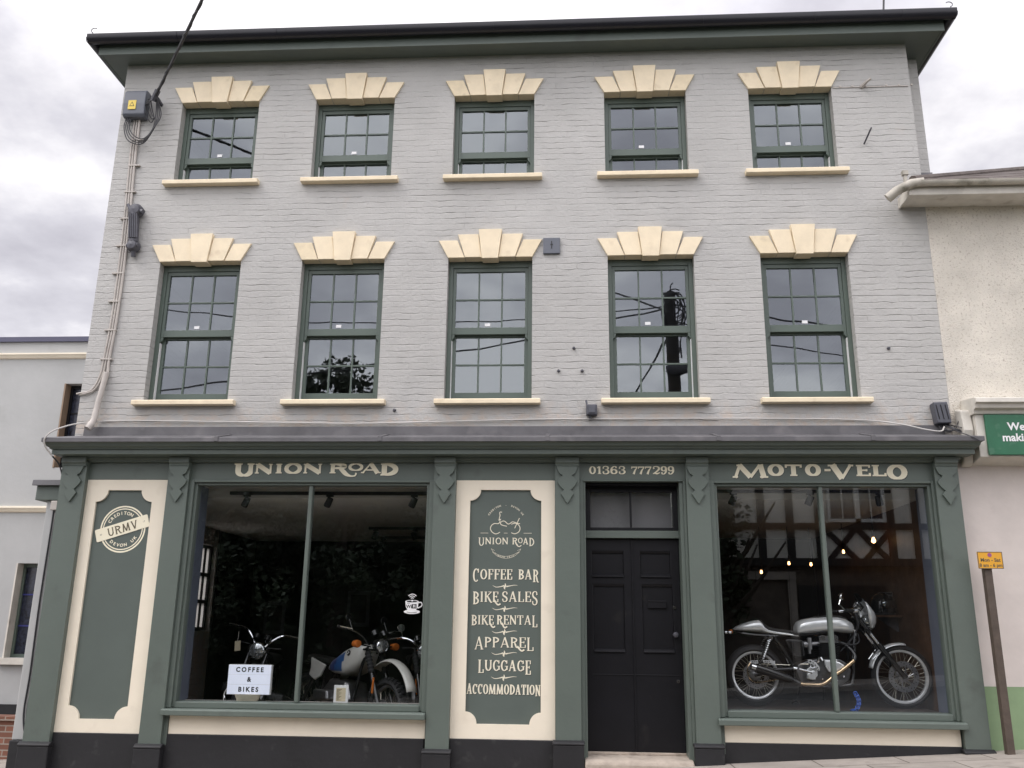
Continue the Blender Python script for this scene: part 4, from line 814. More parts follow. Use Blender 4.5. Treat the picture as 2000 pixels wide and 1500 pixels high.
MB().tube([(3.345, 0, 6.88), (3.385, -.16, 6.99)], .010, 6).build('rod', M['iron'], t, smooth=True)
for i, (x, z, d) in enumerate(((-.088, 4.247, 'left one of two close together'), (.163, 4.245, 'right one of two close together'), (.077, 4.50, 'uppermost, between the middle windows'), (3.376, 4.471, 'alone on the right below the top corner'), (-1.84, 3.82, 'low, below the second window from left'))):
    o = MB().lathe([(0, -.03), (.012, -.028), (.018, 0), (.02, .01)], (x, 0, z), (0, 1, 0), 10).build('wall_plug', M['iron'], shift=(x, 0, z), smooth=True)
    tag(o, 'small dark wall plug in the brick, '+d, 'wall plug', 'plugs in the brick front')
t = root('roof_wire', (3.7, 0, 8.6), 'thin dark wire rising behind the gutter near the right roof end', 'wire')
MB().tube([(3.84, .5, 8.2), (3.96, .42, 9.5)], .012, 6).build('wire', M['cable'], t, smooth=True)
# parking plate on its post
t = root('parking_sign', (3.98, -.25, .54), 'small yellow waiting times plate on a brown post against the pale wall', 'street sign')
MB().box(3.945, 4.015, -.285, -.215, .2, 2.28).build('post', M['post'], t, bevel=.006)
pl = MB().box(3.885, 4.115, -.305, -.292, 2.185, 2.343).build('sign_plate', M['yellow'], t, bevel=.004)
k = MB(); 
for q in ((3.885, 4.115, 2.185, 2.191), (3.885, 4.115, 2.337, 2.343), (3.885, 3.891, 2.191, 2.337), (4.109, 4.115, 2.191, 2.337)): k.box(q[0], q[1], -.3065, -.304, q[2], q[3])
put_text(k, 'Mon - Sat', .047, 4.0, -.3062, 2.265, .0012); put_text(k, '8 am - 6 pm', .043, 4.0, -.3062, 2.216, .0012); k.build('sign_text', M['signtext'], pl)
MB().lathe([(0, -.001), (.019, -.001), (.019, .002)], (3.998, -.306, 2.313), (0, 1, 0), 20).build('roundel', M['purple'], pl)
MB().box(3.94, 4.02, -.2915, -.285, 2.23, 2.30).build('clamp', M['iron'], t)
# ------------------------------------------------------------------ inside the windows
def track(name, x0, x1, y, z, heads, label, group=None):
    t = root(name, (x0, y, z), label, 'track light', group)
    B(x0, x1, y-.02, y+.02, z, z+.035).build('rail', M['ink'], t)
    for xh, tilt in heads:
        h = MB().box(xh-.035, xh+.035, y-.022, y+.022, z-.02, z+.005).tube([(xh, y, z), (xh-.01, y, z-.07)], .009, 6).build('spotlight', M['ink'], t)
        d = Vector((math.sin(tilt), .35, -math.cos(tilt))).normalized(); c = Vector((xh-.01, y, z-.08))
        MB().lathe([(.0, -.05), (.034, -.05), (.038, .03), (.036, .05), (.02, .045)], c, d, 14).build('lamp_head', M['ink'], h, smooth=True)
track('lighting_track', -3.66, -1.42, .30, 2.955, [(-3.47, -.5), (-2.56, -.5), (-1.64, -.5)], 'black track with three spotlights inside the top of the left shop window')
track('lighting_track', 1.56, 3.35, .30, 2.99, [(1.74, -.4), (2.53, -.4), (3.24, .3)], 'black track with three spotlights inside the top of the right shop window')
track('lighting_track', -2.72, -1.55, 3.0, 2.87, [(-2.62, -.4), (-2.08, .4)], 'black track with two spotlights hanging deep inside the left shop')
track('lighting_track', -2.9, -1.6, 4.3, 2.87, [(-2.78, .4), (-2.0, -.4)], 'farthest black track with spotlights near the back of the left shop')
for i, (x, z, y, d) in enumerate(((2.546, 2.334, 3, 'lowest on the left'), (2.912, 2.449, 3, 'left of the mullion'), (3.197, 2.438, 3, 'close behind the mullion'), (3.51, 2.57, 2.6, 'just right of the mullion'), (3.50, 2.60, 1.4, 'highest and brightest, on the right'))):
    t = root('pendant_lamp', (x, y, 2.935), 'warm glowing bare bulb pendant in the right shop window, '+d, 'pendant lamp', 'warm bulbs hanging in the right shop')
    r_ = .026 if i == 4 else .018; zt = z+.06
    MB().tube([(x, y, 2.936), (x, y, zt+.03)], .005, 5).build('cord', M['ink'], t); MB().tube([(x, y, zt+.05), (x, y, zt-.01)], .018, 8).build('lamp_holder', M['ink'], t)
    MB().lathe([(0.001, -r_), (r_*.7, -r_*.7), (r_, 0), (r_*.7, r_*.8), (.012, r_*1.6), (.001, r_*1.7)], (x, y, z), (0, 0, 1), 12).build('bulb', M['bulb'], t, smooth=True)
def helmet(x, y, z, rz, label, sc_=1.0):
    t = empty('helmet', (x, y, z), label, 'helmet', 'helmets at the back of the right shop', rz)
    b = MB(); prof = [(.10, -.10), (.125, -.08), (.13, 0), (.122, .06), (.095, .11), (.05, .138), (.001, .145)]
    b.lathe([(r*sc_, h*sc_) for r, h in prof], (0, 0, .1), (0, 0, 1), 24); b.build('shell', M['bblack'], t, smooth=True, local=True)
    k = MB(); vs = [(sc_*.137*math.cos(R(a))-.0, sc_*.137*math.sin(R(a)), .1+sc_*h) for h in (-.03, .02, .06) for a in range(-150, -20, 13)]; n = len(range(-150, -20, 13)); k.add(vs, [(j*n+i, j*n+i+1, (j+1)*n+i+1, (j+1)*n+i) for j in range(2) for i in range(n-1)])
    k.build('visor', M['screen'], t, smooth=True, local=True, solid=.003)
    MB().ring((0, 0, .0), (0, 0, 1), [(.098, 0), (.126, 0), (.126, .015), (.098, .015)], 24).build('rim', M['rubber'], t, local=True)
    MB().box(-.012, .012, -.14, .05, .2, .246).build('strap', M['chrome'], t, local=True, bevel=.004) if sc_ == 1 else None
    return t
helmet(3.80-.28, 1.35, 1.78, .6, 'glossy black helmet on a wall shelf behind the front wheel of the silver motorcycle')
t = root('wall_shelf', (3.5, 1.35, 1.76), 'small brown shelf on the wood panelling carrying a black helmet', 'shelf'); B(3.34, 3.666, 1.2, 1.5, 1.755, 1.775).build('board', M['woodw'], t); MB().prism([(3.666, 1.754), (3.666, 1.6), (3.65, 1.6), (3.45, 1.74), (3.45, 1.754)], 1.34, 1.36).build('bracket', M['iron'], t)
# lightbox on its pot
t = root('flower_pot', (-3.2, .14, .846), 'cream pot used as a stand under the lightbox in the left window', 'pot')
MB().lathe([(.001, 0), (.10, 0), (.125, .06), (.13, .075), (.122, .075), (.11, .06), (.001, .05)], (-3.22, .14, .846), (0, 0, 1), 28).build('pot', M['potc'], t, smooth=True)
t = root('lightbox_sign', (-3.2, .13, .92), 'lit white cinema lightbox reading coffee and bikes in the left window', 'lightbox')
B(-3.43, -2.985, .10, .15, .918, 1.205).build('case', M['white'], t, bevel=.006)
fc = MB()
for z0 in (.922, 1.017, 1.111): fc.box(-3.425, -2.99, .094, .0985, z0, z0+.0915)
fc = fc.build('face', M['lightbox'], t); k = MB()
for s_, z in (('COFFEE', 1.155), ('&', 1.062), ('BIKES', .966)): put_text(k, s_, .062, -3.207, .0925, z, .0022, 0, 1, 1.45)
k.build('letters', M['ink'], fc)
MB().tube(crom([(-3.43, .12, .98), (-3.45, .1, .93), (-3.445, .08, .88), (-3.44, .07, .848)], 5), .004, 6).build('power_cable', M['wcable'], t, smooth=True)
t = root('menu_card', (-2.26, .1, .846), 'small white framed menu card with beige paper leaning in the left window', 'menu card')
k = MB().prism([(-2.335, .846), (-2.19, .846), (-2.19, 1.022), (-2.335, 1.022)], .095, .11); k.build('frame', M['white'], t, bevel=.004)
pp = B(-2.31, -2.215, .0925, .0945, .87, .998).build('paper', M['paper'], t); k = MB()
for i in range(10): k.box(-2.305, -2.255-.012*(i % 3), .0915, .0922, .98-.011*i, .984-.011*i)
k.build('print', M['signtext'], pp)
# sticker of a cup on the left window
t = root('window_sticker', (-1.55, -.022, 1.8), 'white coffee cup sticker with wifi arcs on the left window pane', 'sticker')
y0, y1 = -.0235, -.0215
b = MB(); b.prism([(-1.632, 1.84), (-1.497, 1.84), (-1.503, 1.785), (-1.525, 1.752), (-1.605, 1.752), (-1.626, 1.785)], y0, y1)
b.add([(-1.565+.069*math.cos(R(a)), y0+.0003, 1.838+.014*math.sin(R(a))) for a in range(0, 360, 20)], [tuple(range(18))])
b.add([(-1.562+.082*math.cos(R(a)), y0+.0001, 1.738+.022*math.sin(R(a))) for a in range(0, 360, 20)], [tuple(range(18))])
vs, fs = strip([(-1.50, 1.826), (-1.475, 1.83), (-1.462, 1.812), (-1.472, 1.79), (-1.505, 1.775)], [.011]*5, 4); b.add([(x, y0+.0002, z) for x, z in vs], fs)
for r in (.018, .036, .054):
    vs, fs = strip([(-1.563+r*math.cos(R(a)), 1.856+r*math.sin(R(a))) for a in range(42, 139, 8)], [.0075]*13); b.add([(x, y0, z) for x, z in vs], fs)
b.add([(-1.563+.009*math.cos(R(a)), y0-.0006, 1.846+.009*math.sin(R(a))) for a in range(0, 360, 30)], [tuple(range(12))])
b.build('cup', M['white'], t)
b = MB().box(-1.566, -1.517, y0-.0012, y0-.0006, 1.77, 1.812); put_text(b, 'Wi', .046, -1.594, y0-.001, 1.788, .001); put_text(b, 'FREE', .015, -1.60, y0-.001, 1.818, 0)
b.add([(-1.565+.056*math.cos(R(a)), y0-.0003, 1.838+.009*math.sin(R(a))) for a in range(0, 360, 20)], [tuple(range(18))])
vs, fs = strip([(-1.615, 1.735), (-1.565, 1.728), (-1.512, 1.735)], [.004]*3, 4); b.add([(x, y0-.001, z) for x, z in vs], fs); b.build('cup_text', M['ink'], t)
b = MB(); put_text(b, 'Fi', .04, -1.541, y0-.0018, 1.789, .001); b.build('cup_text', M['white'], t)
# posters deep in the left shop
for x0, x1, z0, z1, lb in ((-3.44, -3.09, 1.58, 2.12, 'dark framed poster on the back wall of the left shop'), (-4.75, -4.42, 1.45, 1.95, 'dim grey poster left of the framed one at the back of the left shop')):
    t = root('poster', ((x0+x1)/2, 5, z0), lb, 'poster'); B(x0, x1, 4.98, 5.0, z0, z1).build('frame', M['dgrey'], t); B(x0+.05, x1-.05, 4.974, 4.979, z0+.06, z1-.06).build('print', M['dark'], t)
# blue chain on the platform
t = root('chain_lock', (2.76, .1, .856), 'bright blue coiled lock chain standing on the right window ledge', 'chain')
for i in range(9):
    a = i/8; MB().torus((2.755+.03*math.sin(a*3.1), .09+.004*(i % 2), .875+.150*a), (.3*(i % 2), 1, .6-.9*(i % 2)), .016, .0062, 12, 6).build('link', M['bluechain'], t, smooth=True)
MB().torus((2.72, .08, .868), (0, .4, 1), .024, .008, 14, 6).build('link', M['bluechain'], t, smooth=True)

# ------------------------------------------------------------------ motorcycles
def wheel(parent, name, c, R_tyre, r_tyre, R_rim, w_rim, rim_mat, nsp=32, disc=None, knobby=False, axis=(0, 1, 0)):
    """tyre with rim, spokes, hub and brake disc; c in the parent's own frame, axle along y"""
    c = Vector(c); t = MB()
    hb_ = w_rim/2-.006; rb = R_rim+.004; prof = [(rb, hb_), (rb+.012, r_tyre*.86), (R_tyre-.9*r_tyre if R_tyre-.9*r_tyre > rb+.016 else rb+.02, r_tyre), (R_tyre-.5*r_tyre, .85*r_tyre), (R_tyre-.08*r_tyre, .4*r_tyre), (R_tyre, 0)]
    prof = prof+[(r, -h) for r, h in prof[-2::-1]]
    t.ring(c, axis, prof, 64)
    if knobby:
        for k in range(34):
            a = 2*math.pi*k/34
            for s in (-1, 0, 1):
                a2 = a+(.09 if s == 0 else 0); rr = R_tyre-(.012 if s else .002); o = c+Vector((math.cos(a2)*rr, s*r_tyre*.55, math.sin(a2)*rr)); rd = Vector((math.cos(a2), 0, math.sin(a2))); tg = Vector((-math.sin(a2), 0, math.cos(a2))); yv = Vector((0, 1, 0))
                vs = [o+rd*u*.014+tg*v*.016+yv*w_*.015 for u in (-1, 1) for v in (-1, 1) for w_ in (-1, 1)]
                t.add(vs, [(0,1,3,2),(4,6,7,5),(0,4,5,1),(2,3,7,6),(0,2,6,4),(1,5,7,3)])
    w_ = t.build(name, M['rubber'], parent, smooth=True, local=True)
    rim = MB(); q = w_rim/2
    rim.ring(c, axis, [(R_rim+.010, q), (R_rim+.012, q-.004), (R_rim+.006, q-.008), (R_rim-.010, q*.4), (R_rim-.010, -q*.4), (R_rim+.006, -q+.008), (R_rim+.012, -q+.004), (R_rim+.010, -q), (R_rim+.002, -q-.001), (R_rim-.014, -q*.8), (R_rim-.020, -q*.3), (R_rim-.020, q*.3), (R_rim-.014, q*.8), (R_rim+.002, q+.001)], 64)
    rim.build('rim', rim_mat, w_, smooth=True, local=True)
    sp = MB()
    for k in range(nsp):
        a = 2*math.pi*k/nsp; s = 1 if k % 2 else -1; d = .42*(1 if (k//2) % 2 else -1)
        p0 = c+Vector((.045*math.cos(a+d*2), s*.04, .045*math.sin(a+d*2))); p1 = c+Vector(((R_rim-.022)*math.cos(a), s*.006, (R_rim-.022)*math.sin(a))); sp.tube([p0, p1], .0021, 5, False)
    sp.build('spokes', M['spoke'], w_, local=True)
    h = MB().lathe([(.001, -.075), (.018, -.075), (.02, -.06), (.05, -.05), (.055, -.04), (.03, -.03), (.03, .03), (.055, .04), (.05, .05), (.02, .06), (.001, .075)], c, axis, 24)
    h.build('hub', M['alloyd'], w_, smooth=True, local=True)
    if disc:
        d = MB().ring(c+Vector((0, -.062, 0)), axis, [(disc, -.002), (disc, .002), (disc*.66, .002), (disc*.66, -.002)], 48)
        for k in range(6):
            a = k*math.pi/3; d.tube([c+Vector((.045*math.cos(a), -.06, .045*math.sin(a))), c+Vector((disc*.7*math.cos(a+.3), -.062, disc*.7*math.sin(a+.3)))], .006, 5)
        do_ = d.build('brake_disc', M['alloyd'], w_, local=True)
        hl = MB()
        for k in range(30):
            a = 2*math.pi*k/30; rr = disc*(.74+.09*(k % 3)); hl.lathe([(.001, -.0035), (.005, -.0035), (.005, -.001)], c+Vector((rr*math.cos(a), -.062, rr*math.sin(a))), (0, 1, 0), 8)
        hl.build('drill_holes', M['ink'], w_, local=True)
    return w_
def holes(b, pts, r, y):
    for x, z in pts: b.lathe([(.001, -.002), (r, -.002), (r, .001)], (x, y, z), (0, 1, 0), 10)
# --- silver cafe racer on the platform, seen from its right side
OX, OY, OZ = 2.64, .56, .855
cr_ = empty('motorcycle', (OX, OY, OZ), 'polished silver cafe racer with fly screen fairing and spoked wheels in the right shop window', 'motorcycle')
def W(b, name, ma, parent=None, **k): return b.build(name, ma, parent or cr_, shift=(OX, OY, OZ), **k) if False else b.build(name, ma, parent or cr_, **k)
fw = wheel(cr_, 'front_wheel', (3.372-OX, 0, 1.163-OZ), .308, .046, .252, .055, M['alloyw'], 36, .15)
rw = wheel(cr_, 'rear_wheel', (1.905-OX, 0, 1.157-OZ), .302, .056, .226, .07, M['alloyw'], 36, .13)
Y = OY
W(MB().loft([(2.343, 1.562, 1.62, .085), (2.348, 1.558, 1.655, .108), (2.37, 1.558, 1.69, .126), (2.42, 1.562, 1.712, .136), (2.52, 1.574, 1.732, .142), (2.64, 1.588, 1.742, .145), (2.76, 1.585, 1.742, .142), (2.84, 1.58, 1.725, .128), (2.90, 1.576, 1.69, .10), (2.925, 1.58, 1.66, .07)], Y, 28, 2.9), 'fuel_tank', M['alloyw'], smooth=True)
W(MB().loft([(2.50, 1.70, 1.728, .06), (2.56, 1.70, 1.748, .085), (2.68, 1.70, 1.762, .09), (2.80, 1.70, 1.756, .08), (2.87, 1.69, 1.725, .05)], Y, 16), 'tank_pad', M['leather'], smooth=True)
MB().lathe([(0, .02), (.03, .018), (.034, 0)], (2.70, Y, 1.762), (0, 0, 1), 18).build('filler_cap', M['alloy'], cr_, smooth=True)
W(MB().loft([(1.705, 1.598, 1.606, .02), (1.73, 1.594, 1.63, .06), (1.80, 1.588, 1.66, .09), (1.90, 1.58, 1.692, .11), (1.96, 1.577, 1.702, .115), (1.985, 1.575, 1.69, .117), (2.01, 1.572, 1.64, .12), (2.05, 1.566, 1.608, .12), (2.12, 1.556, 1.594, .12), (2.25, 1.543, 1.578, .115), (2.35, 1.533, 1.566, .10)], Y, 24, 3), 'seat_cowl', M['alloyw'], smooth=True)
W(MB().loft([(1.978, 1.62, 1.708, .09), (1.995, 1.61, 1.700, .102), (2.02, 1.6, 1.665, .106), (2.06, 1.59, 1.637, .108), (2.14, 1.58, 1.618, .108), (2.28, 1.567, 1.602, .10), (2.342, 1.56, 1.59, .085)], Y, 20, 3), 'seat', M['leather'], smooth=True)
# fly screen
Z_ = [(1.618, 3.10, 3.118, .03), (1.64, 3.075, 3.142, .085), (1.69, 3.062, 3.160, .125), (1.74, 3.052, 3.162, .15), (1.79, 3.046, 3.146, .16), (1.84, 3.042, 3.106, .158), (1.89, 3.03, 3.062, .145)]
Z2 = [(1.89, 3.03, 3.062, .145), (1.915, 3.018, 3.043, .135), (1.95, 2.998, 3.010, .105), (1.98, 2.98, 2.986, .055)]
def shell(zs):
    b = MB(); n = 15; vs = []
    for z, xb, xf, hw in zs:
        for k in range(n):
            a = math.pi*(k/(n-1)-.5); vs.append((xb+(xf-xb)*math.cos(a)**.8 if abs(math.cos(a)) > 1e-6 else xb, Y+hw*math.sin(a), z))
    return b.add(vs, [(i*n+k, i*n+k+1, (i+1)*n+k+1, (i+1)*n+k) for i in range(len(zs)-1) for k in range(n-1)])
fa = shell(Z_).build('fairing', M['alloyw'], cr_, smooth=True, solid=.004); shell(Z2).build('screen', M['screen'], fa, smooth=True)
MB().lathe([(.001, .06), (.045, .055), (.07, .03), (.075, 0), (.06, -.06), (.02, -.09)], (3.10, Y, 1.70), (1, 0, -.1), 24).build('headlamp', M['lens'], fa, smooth=True)
fk = MB()
for s in (-.085, .085): fk.tube([(2.955, Y+s, 1.74), (3.072, Y+s, 1.580)], .025, 10)
fk.box(2.93, 3.0, Y-.11, Y+.11, 1.715, 1.735).box(3.01, 3.07, Y-.11, Y+.11, 1.60, 1.622)
W(fk, 'fork_yoke', M['bblack'], smooth=True)
for s in (-.085, .085):
    f_ = MB().tube([(3.065, Y+s, 1.588), (3.165, Y+s, 1.449)], .0185, 12).build('fork_leg', M['chrome'], cr_, smooth=True)
    MB().tube([(3.142, Y+s, 1.482), (3.165, Y+s, 1.449), (3.36, Y+s, 1.178), (3.378, Y+s, 1.152)], [.027, .029, .026, .03], 12).build('slider', M['bblack'], f_, smooth=True)
MB().lathe([(.001, -.105), (.018, -.105), (.022, -.09), (.022, .105)], (3.372, Y, 1.163), (0, 1, 0), 14).build('axle', M['alloy'], cr_, smooth=True)
mg = MB(); vs = []
for k in range(19):
    a = R(166-k*86/18); 
    for j in range(7):
        u = (j-3)/3; rr = .330-.022*u*u; vs.append((3.372+rr*math.cos(a), Y+.062*u, 1.163+rr*math.sin(a)))
mg.add(vs, [(i*7+j, i*7+j+1, (i+1)*7+j+1, (i+1)*7+j) for i in range(18) for j in range(6)])
W(mg, 'front_mudguard', M['alloyw'], smooth=True, solid=.003)
sy = MB()
for s in (-.066, .066): sy.tube([(3.372+.335*math.cos(R(a)), Y+s, 1.163+.325*math.sin(R(a))) for a in (150,)]+[(3.18, Y+s*1.25, 1.44)], .006, 6)
W(sy, 'mudguard_stay', M['chrome'])
# bars, instruments and mirror
for s in (-1, 1):
    hb = MB().tube([(2.965, Y+s*.10, 1.752), (2.945, Y+s*.16, 1.79), (2.90, Y+s*.24, 1.80), (2.80, Y+s*.31, 1.80)], .012, 8).build('handlebar', M['chrome'], cr_, smooth=True)
    MB().tube([(2.86, Y+s*.27, 1.80), (2.775, Y+s*.325, 1.80)], .019, 10).build('grip', M['leather'], hb, smooth=True)
    MB().tube(crom([(2.90, Y+s*.23, 1.82), (2.95, Y+s*.26, 1.83), (2.93, Y+s*.31, 1.815), (2.83, Y+s*.36, 1.81)], 4), .005, 6).build('lever', M['alloy'], hb, smooth=True)
    MB().lathe([(.001, -.03), (.024, -.025), (.024, .025), (.001, .03)], (2.89, Y+s*.24, 1.80), (1, 0, .1), 12).build('switch_clamp', M['chrome'], hb, smooth=True)
MB().lathe([(.001, -.05), (.03, -.045), (.04, 0), (.04, .03), (.03, .035), (.001, .036)], (2.985, Y-.06, 1.85), (-.8, 0, .6), 20).build('speedometer', M['bblack'], cr_, smooth=True)
MB().lathe([(.038, .03), (.043, .03), (.043, .038), (.038, .038)], (2.985, Y-.06, 1.85), (-.8, 0, .6), 20).build('bezel', M['chrome'], cr_, smooth=True)
mi = MB().lathe([(.001, -.034), (.02, -.03), (.032, -.016), (.036, 0), (.034, .012), (.001, .014)], (2.755, Y-.30, 1.935), (.75, -.6, .1), 20).build('mirror', M['chrome'], cr_, smooth=True)
MB().tube([(2.745, Y-.30, 1.92), (2.72, Y-.31, 1.86), (2.775, Y-.31, 1.80)], .006, 6).build('stem', M['chrome'], mi, smooth=True)
cb = MB()
for i in range(6): cb.tube(crom([(2.93+.01*i, Y-.10+.03*i, 1.79), (2.94+.012*i, Y-.13+.02*i, 1.70), (2.93-.01*i, Y-.10, 1.60-.015*i), (2.86-.02*i, Y-.08, 1.50-.02*i)], 5), .006, 6)
cb.tube(crom([(2.93, Y-.14, 1.58), (2.94, Y-.13, 1.50), (2.88, Y-.14, 1.47), (2.78, Y-.15, 1.475)], 5), .007, 6); W(cb, 'cables', M['cable'], smooth=True)
# frame
fr_ = MB()
for s in (-.09, .09):
    fr_.tube(crom([(2.93, Y+s*.4, 1.66), (2.92, Y+s, 1.58), (2.88, Y+s, 1.35), (2.86, Y+s, 1.13), (2.78, Y+s, 1.07), (2.4, Y+s, 1.06), (2.29, Y+s, 1.12), (2.27, Y+s, 1.26), (2.20, Y+s, 1.40), (2.11, Y+s*1.1, 1.525), (2.16, Y+s, 1.55), (2.5, Y+s, 1.575), (2.93, Y+s*.5, 1.62)], 5), .0165, 8)
    fr_.tube(crom([(2.14, Y+s*1.1, 1.545), (1.95, Y+s*1.1, 1.55), (1.80, Y+s*.9, 1.565), (1.72, Y+s*.4, 1.58)], 4), .011, 8)
W(fr_, 'frame', M['bblack'], smooth=True)
sa = MB()
for s in (-.105, .105): sa.tube([(2.30, Y+s, 1.225), (2.05, Y+s, 1.21), (1.88, Y+s, 1.157)], [.024, .021, .018], 10)
W(sa, 'swinging_arm', M['bblack'], smooth=True)
for s in (-.13, .13):
    sh = MB().tube([(2.055, Y+s, 1.535), (2.0, Y+s, 1.405)], .021, 10).tube([(2.0, Y+s, 1.405), (1.935, Y+s, 1.26)], .012, 10).build('shock_absorber', M['bblack'], cr_, smooth=True)
    hp = []; A, Bv = Vector((2.045, Y+s, 1.515)), Vector((1.95, Y+s, 1.295))
    for i in range(97):
        q = i/96; hp.append(A.lerp(Bv, q)+Vector((math.cos(i*.785)*.026*.9, math.sin(i*.785)*.026, math.cos(i*.785)*.026*.4)))
    MB().tube(hp, .0042, 5).build('spring', M['chrome'], sh, smooth=True)
    MB().lathe([(.001, -.02), (.018, -.02), (.02, 0), (.018, .02), (.001, .02)], (2.062, Y+s, 1.525), (0, 1, 0), 14).build('mount', M['alloy'], sh, smooth=True)
# engine
en = MB().prism([(2.30, 1.20), (2.33, 1.10), (2.42, 1.075), (2.72, 1.07), (2.82, 1.13), (2.845, 1.22), (2.80, 1.29), (2.74, 1.325), (2.52, 1.325), (2.40, 1.30), (2.32, 1.27)], Y-.115, Y+.115)
eg = W(en, 'engine', M['engine'], bevel=.012)
MB().prism([(2.575, 1.315), (2.66, 1.318), (2.73, 1.295), (2.79, 1.256), (2.74, 1.225), (2.65, 1.195), (2.615, 1.20), (2.585, 1.25)], Y-.152, Y-.112).build('timing_cover', M['alloyw'], eg, bevel=.012)
MB().prism([(2.40, 1.225), (2.455, 1.265), (2.50, 1.24), (2.50, 1.165), (2.455, 1.12), (2.395, 1.135)], Y-.142, Y-.112).prism([(2.395, 1.175), (2.455, 1.215), (2.475, 1.21), (2.475, 1.125), (2.42, 1.125)], Y-.152, Y-.14).build('gearbox_cover', M['alloyw'], eg, bevel=.01)
fn = MB()
for i in range(7): fn.box(2.555-.004*i, 2.735+.003*i, Y-.105, Y+.105, 1.335+.021*i, 1.346+.021*i)
fn.box(2.575, 2.715, Y-.088, Y+.088, 1.325, 1.49); fn.build('cylinder_barrel', M['bblack'], eg)
hd = MB()
for i in range(4): hd.box(2.55, 2.74, Y-.11, Y+.11, 1.488+.017*i, 1.497+.017*i)
hd.box(2.57, 2.72, Y-.09, Y+.09, 1.485, 1.545).build('cylinder_head', M['alloyd'], eg)
for xx in (2.59, 2.71): MB().tube([(xx, Y-.115, 1.535), (xx, Y+.115, 1.535)], .026, 12).build('rocker_cover', M['alloy'], eg, smooth=True)
ca = MB().tube([(2.43, Y-.06, 1.465), (2.56, Y-.06, 1.475)], .022, 12).tube([(2.462, Y-.065, 1.53), (2.462, Y-.065, 1.415)], .026, 12).tube([(2.40, Y-.06, 1.46), (2.43, Y-.06, 1.465)], .036, 14).tube([(2.455, Y-.06, 1.415), (2.455, Y-.06, 1.375)], .018, 10)
ca.build('carburettor', M['alloyd'], eg, smooth=True)
kk = MB()
for q in [(2.52+.045*i, 1.30+.018*math.sin(i*2.1)) for i in range(5)]+[(2.63, 1.13), (2.69, 1.12), (2.76, 1.16), (2.55, 1.13)]: kk.lathe([(.001, -.008), (.010, -.006), (.010, .004)], (q[0], Y-.118, q[1]), (0, 1, 0), 8)
kk.tube([(2.55, Y-.12, 1.34), (2.565, Y-.13, 1.31)], .014, 8).tube([(2.51, Y-.12, 1.29), (2.53, Y-.13, 1.345)], .010, 8); kk.build('engine_bolts', M['alloy'], eg, smooth=True)
MB().lathe([(.020, -.004), (.026, -.006), (.026, .004), (.012, .004)], (2.452, Y-.155, 1.262), (0, 1, 0), 18).build('kickstart_boss', M['chrome'], eg, smooth=True)
W(MB().prism([(2.205, 1.505), (2.235, 1.515), (2.375, 1.507), (2.388, 1.36), (2.375, 1.348), (2.30, 1.352), (2.265, 1.368)], Y-.14, Y-.02), 'oil_tank', M['bblack'], bevel=.014)
k = MB()
for x0 in (2.245, 2.315): k.prism([(x0, 1.497), (x0+.052, 1.495), (x0+.07, 1.375), (x0+.045, 1.370)], Y-.146, Y-.1395)
W(k, 'oil_tank_rib', M['bblack'], bevel=.003)
# exhaust
MB().tube(crom([(2.735, Y-.06, 1.49), (2.80, Y-.09, 1.475), (2.85, Y-.14, 1.42), (2.872, Y-.175, 1.36), (2.856, Y-.188, 1.316)], 6), .0185, 12).build('exhaust_elbow', M['bblack'], cr_, smooth=True)
hdr = crom([(2.856, Y-.188, 1.316), (2.75, Y-.19, 1.235), (2.646, Y-.19, 1.165), (2.56, Y-.19, 1.10), (2.48, Y-.19, 1.078), (2.33, Y-.19, 1.083), (2.28, Y-.19, 1.10)], 6)
ex = W(MB().tube(hdr, .0195, 12), 'exhaust_pipe', M['gold'], smooth=True)
MB().tube([(2.31, Y-.19, 1.088), (2.20, Y-.195, 1.135), (2.10, Y-.205, 1.165), (1.98, Y-.21, 1.205), (1.87, Y-.22, 1.236)], [.021, .036, .045, .047, .044], 16).build('silencer', M['bblack'], ex, smooth=True)
MB().tube([(1.875, Y-.22, 1.234), (1.83, Y-.222, 1.247)], [.036, .034], 16).build('silencer_tip', M['chrome'], ex, smooth=True)
# drilled alloy plates, footrest
pb = W(MB().prism([(1.818, 1.285), (1.85, 1.302), (1.915, 1.305), (1.912, 1.262), (1.895, 1.255), (1.875, 1.278)], Y-.152, Y-.146), 'chain_guard', M['alloyw']); k = MB(); holes(k, [(1.86, 1.291), (1.878, 1.291), (1.896, 1.290)], .0055, Y-.1525); k.build('drill_holes', M['ink'], pb)
pb = W(MB().prism([(1.965, 1.306), (2.055, 1.310), (2.062, 1.298), (2.085, 1.305), (2.085, 1.265), (2.05, 1.26), (2.045, 1.283), (1.97, 1.282)], Y-.152, Y-.146), 'chain_guard', M['alloyw']); k = MB(); holes(k, [(1.985, 1.295), (2.005, 1.295), (2.025, 1.296)], .0055, Y-.1525); k.build('drill_holes', M['ink'], pb)
pb = W(MB().prism([(2.405, 1.318), (2.44, 1.318), (2.485, 1.292), (2.515, 1.245), (2.515, 1.215), (2.498, 1.215), (2.48, 1.245), (2.45, 1.272), (2.41, 1.285)], Y-.175, Y-.166), 'footrest_plate', M['alloyw'], bevel=.002); k = MB(); holes(k, [(2.428, 1.302)], .010, Y-.176); holes(k, [(2.455, 1.288), (2.476, 1.268), (2.494, 1.243)], .006, Y-.176); holes(k, [(2.504, 1.225)], .004, Y-.176); k.build('drill_holes', M['ink'], pb)
W(MB().tube([(2.305, Y-.21, 1.228), (2.43, Y-.22, 1.197)], .0125, 10).tube([(2.255, Y-.20, 1.236), (2.285, Y-.21, 1.23)], .018, 10), 'footrest', M['alloy'], smooth=True)
